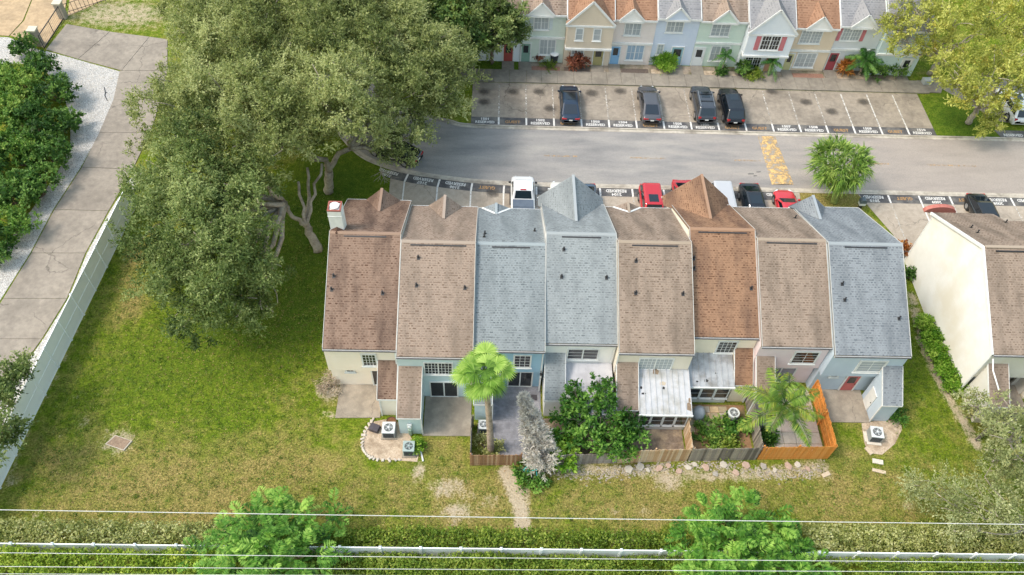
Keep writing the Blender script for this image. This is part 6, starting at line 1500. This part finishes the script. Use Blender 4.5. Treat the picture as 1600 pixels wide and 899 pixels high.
fan_palm('tall fan palm with pale trunk rising from the paver yard', at(767, 708), at(756, 580, 8.8), 27, 1.12, 1.0, fan_l)
def feather_palm(label, base, h, n, L, mat, tr=.16, lean=(0, 0), droop=.55, name='feather_palm', els=(80, -25)):
    base = Vector(base); top = base + Vector((lean[0], lean[1], h)); r = thing(name, label, 'palm', base, 'palms'); m_ = MB(); m_.tube([base.lerp(top, t) for t in np.linspace(0, 1, 10)], [tr * (1.15 - .35 * t) + .01 * (i % 2) for i, t in enumerate(np.linspace(0, 1, 10))], 10); m_.build('trunk', palm_bark, r, smooth=True)
    for i in range(n):
        a = i * 2.39996 + rng.uniform(-.2, .2); el = math.radians(els[0] + (els[1] - els[0]) * (i / max(1, n - 1))); d = Vector((math.cos(a) * math.cos(el), math.sin(a) * math.cos(el), math.sin(el))); flat_ = Vector((math.cos(a), math.sin(a), 0)); side = Vector((-math.sin(a), math.cos(a), 0)); LL = L * rng.uniform(.85, 1.1)
        K = 34; V = []; A = []; pts = []; fsh = rng.gauss(.3 + .45 * i / n, .12)
        for s in range(K + 1):
            t = s / K; p = top + d * LL * t + flat_ * .15 * LL * t - Vector((0, 0, droop * LL * t * t)); pts.append(p)
        for s in range(4, K):
            t = s / K; tan = (pts[s + 1] - pts[s - 1]).normalized(); lw = LL * .26 * math.sin(math.pi * min(1, .12 + t * .86)) ** .7
            for sg in (-1, 1):
                for q in range(2):
                    dv = (tan * .55 + side * sg + Vector((0, 0, rng.uniform(-1.0, .3)))).normalized(); p = pts[s] + (pts[min(s + 1, K)] - pts[s]) * q * .5; tip = p + dv * lw * rng.uniform(.8, 1.1) - Vector((0, 0, lw * .35)); mid = p.lerp(tip, .5) + Vector((0, 0, lw * .08)); w = tan * .028 * L / 2.2
                    V.append([tuple(p), tuple(mid + w), tuple(tip), tuple(mid - w)]); A.append(min(1, max(0, rng.gauss(fsh, .17))))
        f = quads_obj('frond', np.array(V), A, mat, r); m_ = MB(); m_.tube(pts[::3], list(np.linspace(.035, .008, len(pts[::3]))), 5); m_.build('midrib', mat, f)
    return r
qb = at(1228, 632, 4.6); feather_palm('queen palm with arching yellow green fronds above the orange fence', (qb.x + .35, qb.y + .2, 0), 4.4, 15, 2.95, queen_l, lean=(-.3, -.1), droop=.62, els=(78, 2))
p = at(1342, 118); feather_palm('full dark palm in front of the light grey house', (p.x, p.y, 0), 1.9, 16, 2.0, palm_dk, .14, els=(80, 0)); 
p = at(1127, 113); feather_palm('young slender palm in front of the mint green house', (p.x, p.y, 0), 2.0, 10, 1.2, palm_dk, .07)
p = at(1200, 118); feather_palm('short palm beside the tan front door', (p.x, p.y, 0), 1.6, 11, 1.25, palm_dk, .08)
shrub('orange brown croton at the foot of the full palm', 1325, 105, .8, 1.6, orange_leaf, .45, .05, .9, group='front garden shrubs')
# ---- strap leaved tree by the road
sb = at(1302, 317); r = thing('strap_leaf_tree', 'round bushy tree with strap shaped leaves on the grass by the road', 'tree', sb); m_ = MB(); f = sb + Vector((0, .1, 1.0)); limb(m_, sb, f, .3, .24, .1); m_.build('trunk', M('mossy_bark', '6d7a3a', '86924e', 5, .95, .6, .3), r, smooth=True)
cc = at(1313, 259, 3.2); V = []; A = []; m_ = MB()
for i in range(95):
    d = Vector((rng.gauss(0, 1), rng.gauss(0, 1), rng.gauss(.35, .8))).normalized(); e = Vector(cc) + Vector((d.x * 2.3, d.y * 2.2, d.z * 1.6)) * rng.uniform(.55, 1.0)
    if e.z < 1.4: continue
    if i % 4 == 0: limb(m_, f, e, .12, .03, .3, 4)
    for k in range(24):
        u = (d * .8 + Vector((rng.gauss(0, .7), rng.gauss(0, .7), rng.gauss(.35, .6)))).normalized(); L = rng.uniform(.7, 1.35); s_ = u.cross(Vector((0, 0, 1))).normalized() * .045; mid = e + u * L * .55 + Vector((0, 0, .08)); tip = e + u * L - Vector((0, 0, .22)); V.append([tuple(e), tuple(mid + s_), tuple(tip), tuple(mid - s_)]); A.append(min(1, max(0, rng.gauss(.5, .28))))
m_.build('branch', M('mossy_bark', '6d7a3a'), r); quads_obj('crown', np.array(V), A, leaf_mat('strap_leaf', '3d5c1f', '6d9038', 'a9bd62', .3, .9), r)
# ---- feathery bright trees by the hedge
def feathery(label, blobs, base, group='feathery trees by the hedge'):
    r = thing('feathery_tree', label, 'tree', base, group); B = []; m_ = MB(); base = Vector(base); limb(m_, base, base + Vector((0, 0, 1.2)), .16, .12, .1); 
    m_.build('trunk', bark_d, r); Q = []; A = []
    for px, py, h, rad in blobs:
        rad *= .88; c = at(px, py, h); m_ = MB(); limb(m_, base + Vector((0, 0, 1.1)), c, .08, .03, .3); m_.build('branch', bark_d, r)
        n = int(rad * rad * 30)
        for i in range(n):
            d = Vector((rng.gauss(0, 1), rng.gauss(0, 1), rng.gauss(.3, .7))).normalized(); e = c + d * rad * rng.uniform(.55, .95); fd = (d * .7 + Vector((rng.gauss(0, .5), rng.gauss(0, .5), .1))).normalized(); L = rng.uniform(.7, 1.2); sd_ = fd.cross(Vector((0, 0, 1))).normalized(); K = 9; sh = rng.gauss(0, .22)
            t = np.linspace(.05, 1, K); P = np.array(e) + np.outer(t, np.array(fd) * L); P[:, 2] -= .25 * L * t * t
            for sg in (-1, 1):
                D = unit(np.array(fd) * .7 + sg * np.array(sd_) + NR.normal(size=(K, 3)) * .12); D[:, 2] -= .15
                Q.append(leaf_quads(P, D, np.tile([0., 0, 1], (K, 1)) + NR.normal(size=(K, 3)) * .2, L * .42 * np.sin(np.pi * (.15 + .8 * t)), np.full(K, .055))); A.append(np.clip(NR.normal(.5 + sh, .16, K), 0, 1))
    quads_obj('crown', np.concatenate(Q), np.concatenate(A), bright_l, r)
feathery('bright feathery green tree over the fence near the variegated hedge end', [(430, 800, 3.0, 1.2), (395, 825, 3.2, 1.3), (460, 820, 3.2, 1.3), (430, 850, 3.4, 1.6), (385, 870, 3.0, 1.3), (475, 870, 3.2, 1.4), (430, 895, 3.2, 1.6), (520, 800, 1.8, .7), (360, 840, 2.4, .9), (505, 850, 2.2, .9), (350, 890, 2.4, 1.1), (310, 870, 1.6, .9)], at(430, 890))
feathery('bright feathery green tree standing alone above the dark fence yard', [(1110, 815, 3.0, 1.3), (1160, 805, 3.2, 1.4), (1200, 830, 3.2, 1.5), (1130, 850, 3.4, 1.7), (1085, 850, 2.8, 1.2), (1180, 870, 3.2, 1.6), (1100, 890, 3.0, 1.4), (1235, 855, 2.6, 1.2), (1225, 890, 2.8, 1.3), (1265, 880, 2.0, 1.0), (1150, 900, 3.2, 1.6)], at(1160, 890))
# ---- hedges along the vinyl fence
def hedge(label, x0, x1, y0, y1, h, mat, L=.18, W=.055, dens=34, name='hedge', rough=.35):
    o = thing(name, label, 'hedge', ((x0 + x1) / 2, (y0 + y1) / 2, 0), 'hedges along the vinyl fence'); A0 = (x1 - x0) * (y1 - y0); n = int(A0 * dens)
    x = NR.uniform(x0, x1, n); y = NR.uniform(y0, y1, n); e = np.minimum(np.minimum(y - y0, y1 - y), .5) / .5
    wav = np.sin(x * 1.1 + y * 2) * .5 + np.sin(x * 2.7 + 1.3) * .3 + np.sin(x * .45 + 2) * .4
    z = h * (.55 + .45 * e) * (1 + rough * .5 * wav) * NR.uniform(.75, 1.05, n); z = np.maximum(z, .15)
    base = np.stack([x, y, z], 1); k = 9; P = np.repeat(base, k, 0) + NR.normal(size=(n * k, 3)) * .12; D = unit(NR.normal(size=(n * k, 3)) + np.array([0, 0, .5])); Nn = unit(NR.normal(size=(n * k, 3)) * .6 + np.array([0, 0, 1.]))
    Q = leaf_quads(P, D, Nn, L * NR.uniform(.7, 1.3, n * k), W * NR.uniform(.7, 1.3, n * k)); A = np.clip(np.repeat(NR.normal(.5, .18, n), k) + NR.normal(size=n * k) * .15, 0, 1)
    quads_obj('foliage', Q, A, mat, o); m_ = MB(); xx = x0 + .3
    while xx < x1: limb(m_, (xx, (y0 + y1) / 2, 0), (xx + rng.uniform(-.2, .2), (y0 + y1) / 2 + rng.uniform(-.2, .2), h * .6), .04, .015, .3, 3); xx += .8
    tag(m_.build('stem', bark_d, o), kind='stuff')
hedge('long pale variegated hedge inside the fence at the driveway side', -32, -15.5, 17.3, 18.9, 1.1, varie_l)
hedge('mixed green weedy hedge inside the fence in the middle', -15.5, 12, 17.3, 18.7, .95, hedge_l, rough=.6)
hedge('dense yellow variegated hedge inside the fence near the path side', 20, 36, 17.3, 19.2, 1.3, varie_l, dens=40)
hedge('green weedy hedge between the middle hedge and the yellow one', 12, 20, 17.3, 18.4, .8, hedge_l)
hedge('green hedge on the outer side of the vinyl fence by the driveway', -32, -12, 14.2, 16.98, 2.0, leaf_mat('hedge_lime', '4a6a1c', '86a02f', 'b5c052', .3, .5))
hedge('green hedge on the outer side of the vinyl fence past the driveway half', -12, 36, 14.0, 16.96, 1.65, hedge_l, rough=.5)
shrub('bushy green weed standing up in the middle hedge', 765, 855, 1.1, 1.5, hedge_l, .18, .05, 1.3, group='hedge weeds')
shrub('green weed clump under the lowest wire', 620, 893, 1.0, 1.2, shrub_y, .2, .06, 1.2, group='hedge weeds')
# ---- lawn blades
n = 70000; gx = NR.uniform(-30, 34, n); gy = NR.uniform(18, 48, n)
ok = ~((gx > -11.2) & (gx < 28.6) & (gy > 24.2)) & ~((gx > -1.3) & (gx < 23.6) & (gy > 23)) & ~((gx > -9.2) & (gy > 43)) & ~((gx > 33.6) & (gy > 27)) & ~((gx > -11.5) & (gx < -4) & (gy > 22.4) & (gy < 30))
ix = np.clip(np.searchsorted(GX[0], gx), 0, GX.shape[1] - 1); iy = np.clip(np.searchsorted(GY[:, 0], gy), 0, GX.shape[0] - 1); ok &= GS[iy, ix] < .35
gx, gy = gx[ok], gy[ok]; n = len(gx); P = np.stack([gx, gy, np.zeros(n)], 1); P = np.repeat(P, 3, 0) + np.concatenate([NR.normal(size=(n * 3, 2)) * .04, np.zeros((n * 3, 1))], 1)
D = unit(NR.normal(size=(n * 3, 3)) * .7 + np.array([0, 0, .8])); D[:, 2] = np.abs(D[:, 2]) + .1
Q = leaf_quads(P, D, NR.normal(size=(n * 3, 3)), NR.uniform(.06, .15, n * 3), np.full(n * 3, .014))
Q[:, :, 2] = np.maximum(Q[:, :, 2], .002)
tag(quads_obj('grass', Q, np.repeat(np.clip(NR.normal(.5, .25, n), 0, 1), 3), leaf_mat('grass_blade', '4d6420', '73863a', 'a39a5c', .3, .35)), 'short patchy grass blades on the lawn', 'grass', kind='stuff')

# ---- weed clumps and leaf litter that break up the lawn
k = NR.choice(len(gx), 2600, replace=False); c = np.stack([gx[k], gy[k], np.zeros(len(k))], 1); m = 9
P = np.repeat(c, m, 0); P[:, :2] += NR.normal(size=(len(P), 2)) * .07; D = unit(NR.normal(size=(len(P), 3)) * .8 + np.array([0, 0, .9])); D[:, 2] = np.abs(D[:, 2]) + .1
Q = leaf_quads(P, D, NR.normal(size=(len(P), 3)), NR.uniform(.09, .2, len(P)), np.full(len(P), .022)); Q[:, :, 2] = np.maximum(Q[:, :, 2], .002)
tag(quads_obj('weeds', Q, np.repeat(np.clip(NR.normal(.5, .3, len(k)), 0, 1), m), leaf_mat('weed_leaf', '46611f', '74933a', 'a8b257', .3, .5)), 'scattered weed clumps standing up from the lawn', 'weeds', kind='stuff')
n = 5200; t = NR.random(n) < .6; x = np.where(t, NR.normal(-17, 6, n), NR.uniform(-30, 33, n)); y = np.where(t, NR.normal(35, 6, n), NR.uniform(18.5, 23, n)); ok = (x > -29) & (x < 33) & (y > 18.5) & (y < 48) & ~((x > -11.3) & (y > 23))
P = np.stack([x, y, np.full(n, .03)], 1)[ok]; D = unit(np.concatenate([NR.normal(size=(len(P), 2)), np.zeros((len(P), 1))], 1)); Nn = np.tile([0., 0, 1], (len(P), 1)) + NR.normal(size=(len(P), 3)) * .3
tag(quads_obj('leaf_litter', leaf_quads(P, D, Nn, NR.uniform(.05, .12, len(P)), np.full(len(P), .025)), NR.random(len(P)), leaf_mat('dry_leaf', '6d5433', '96794d', 'bda678', .1, .8)), 'dry fallen leaves scattered under the oaks and over the lawn', 'leaves', kind='stuff')
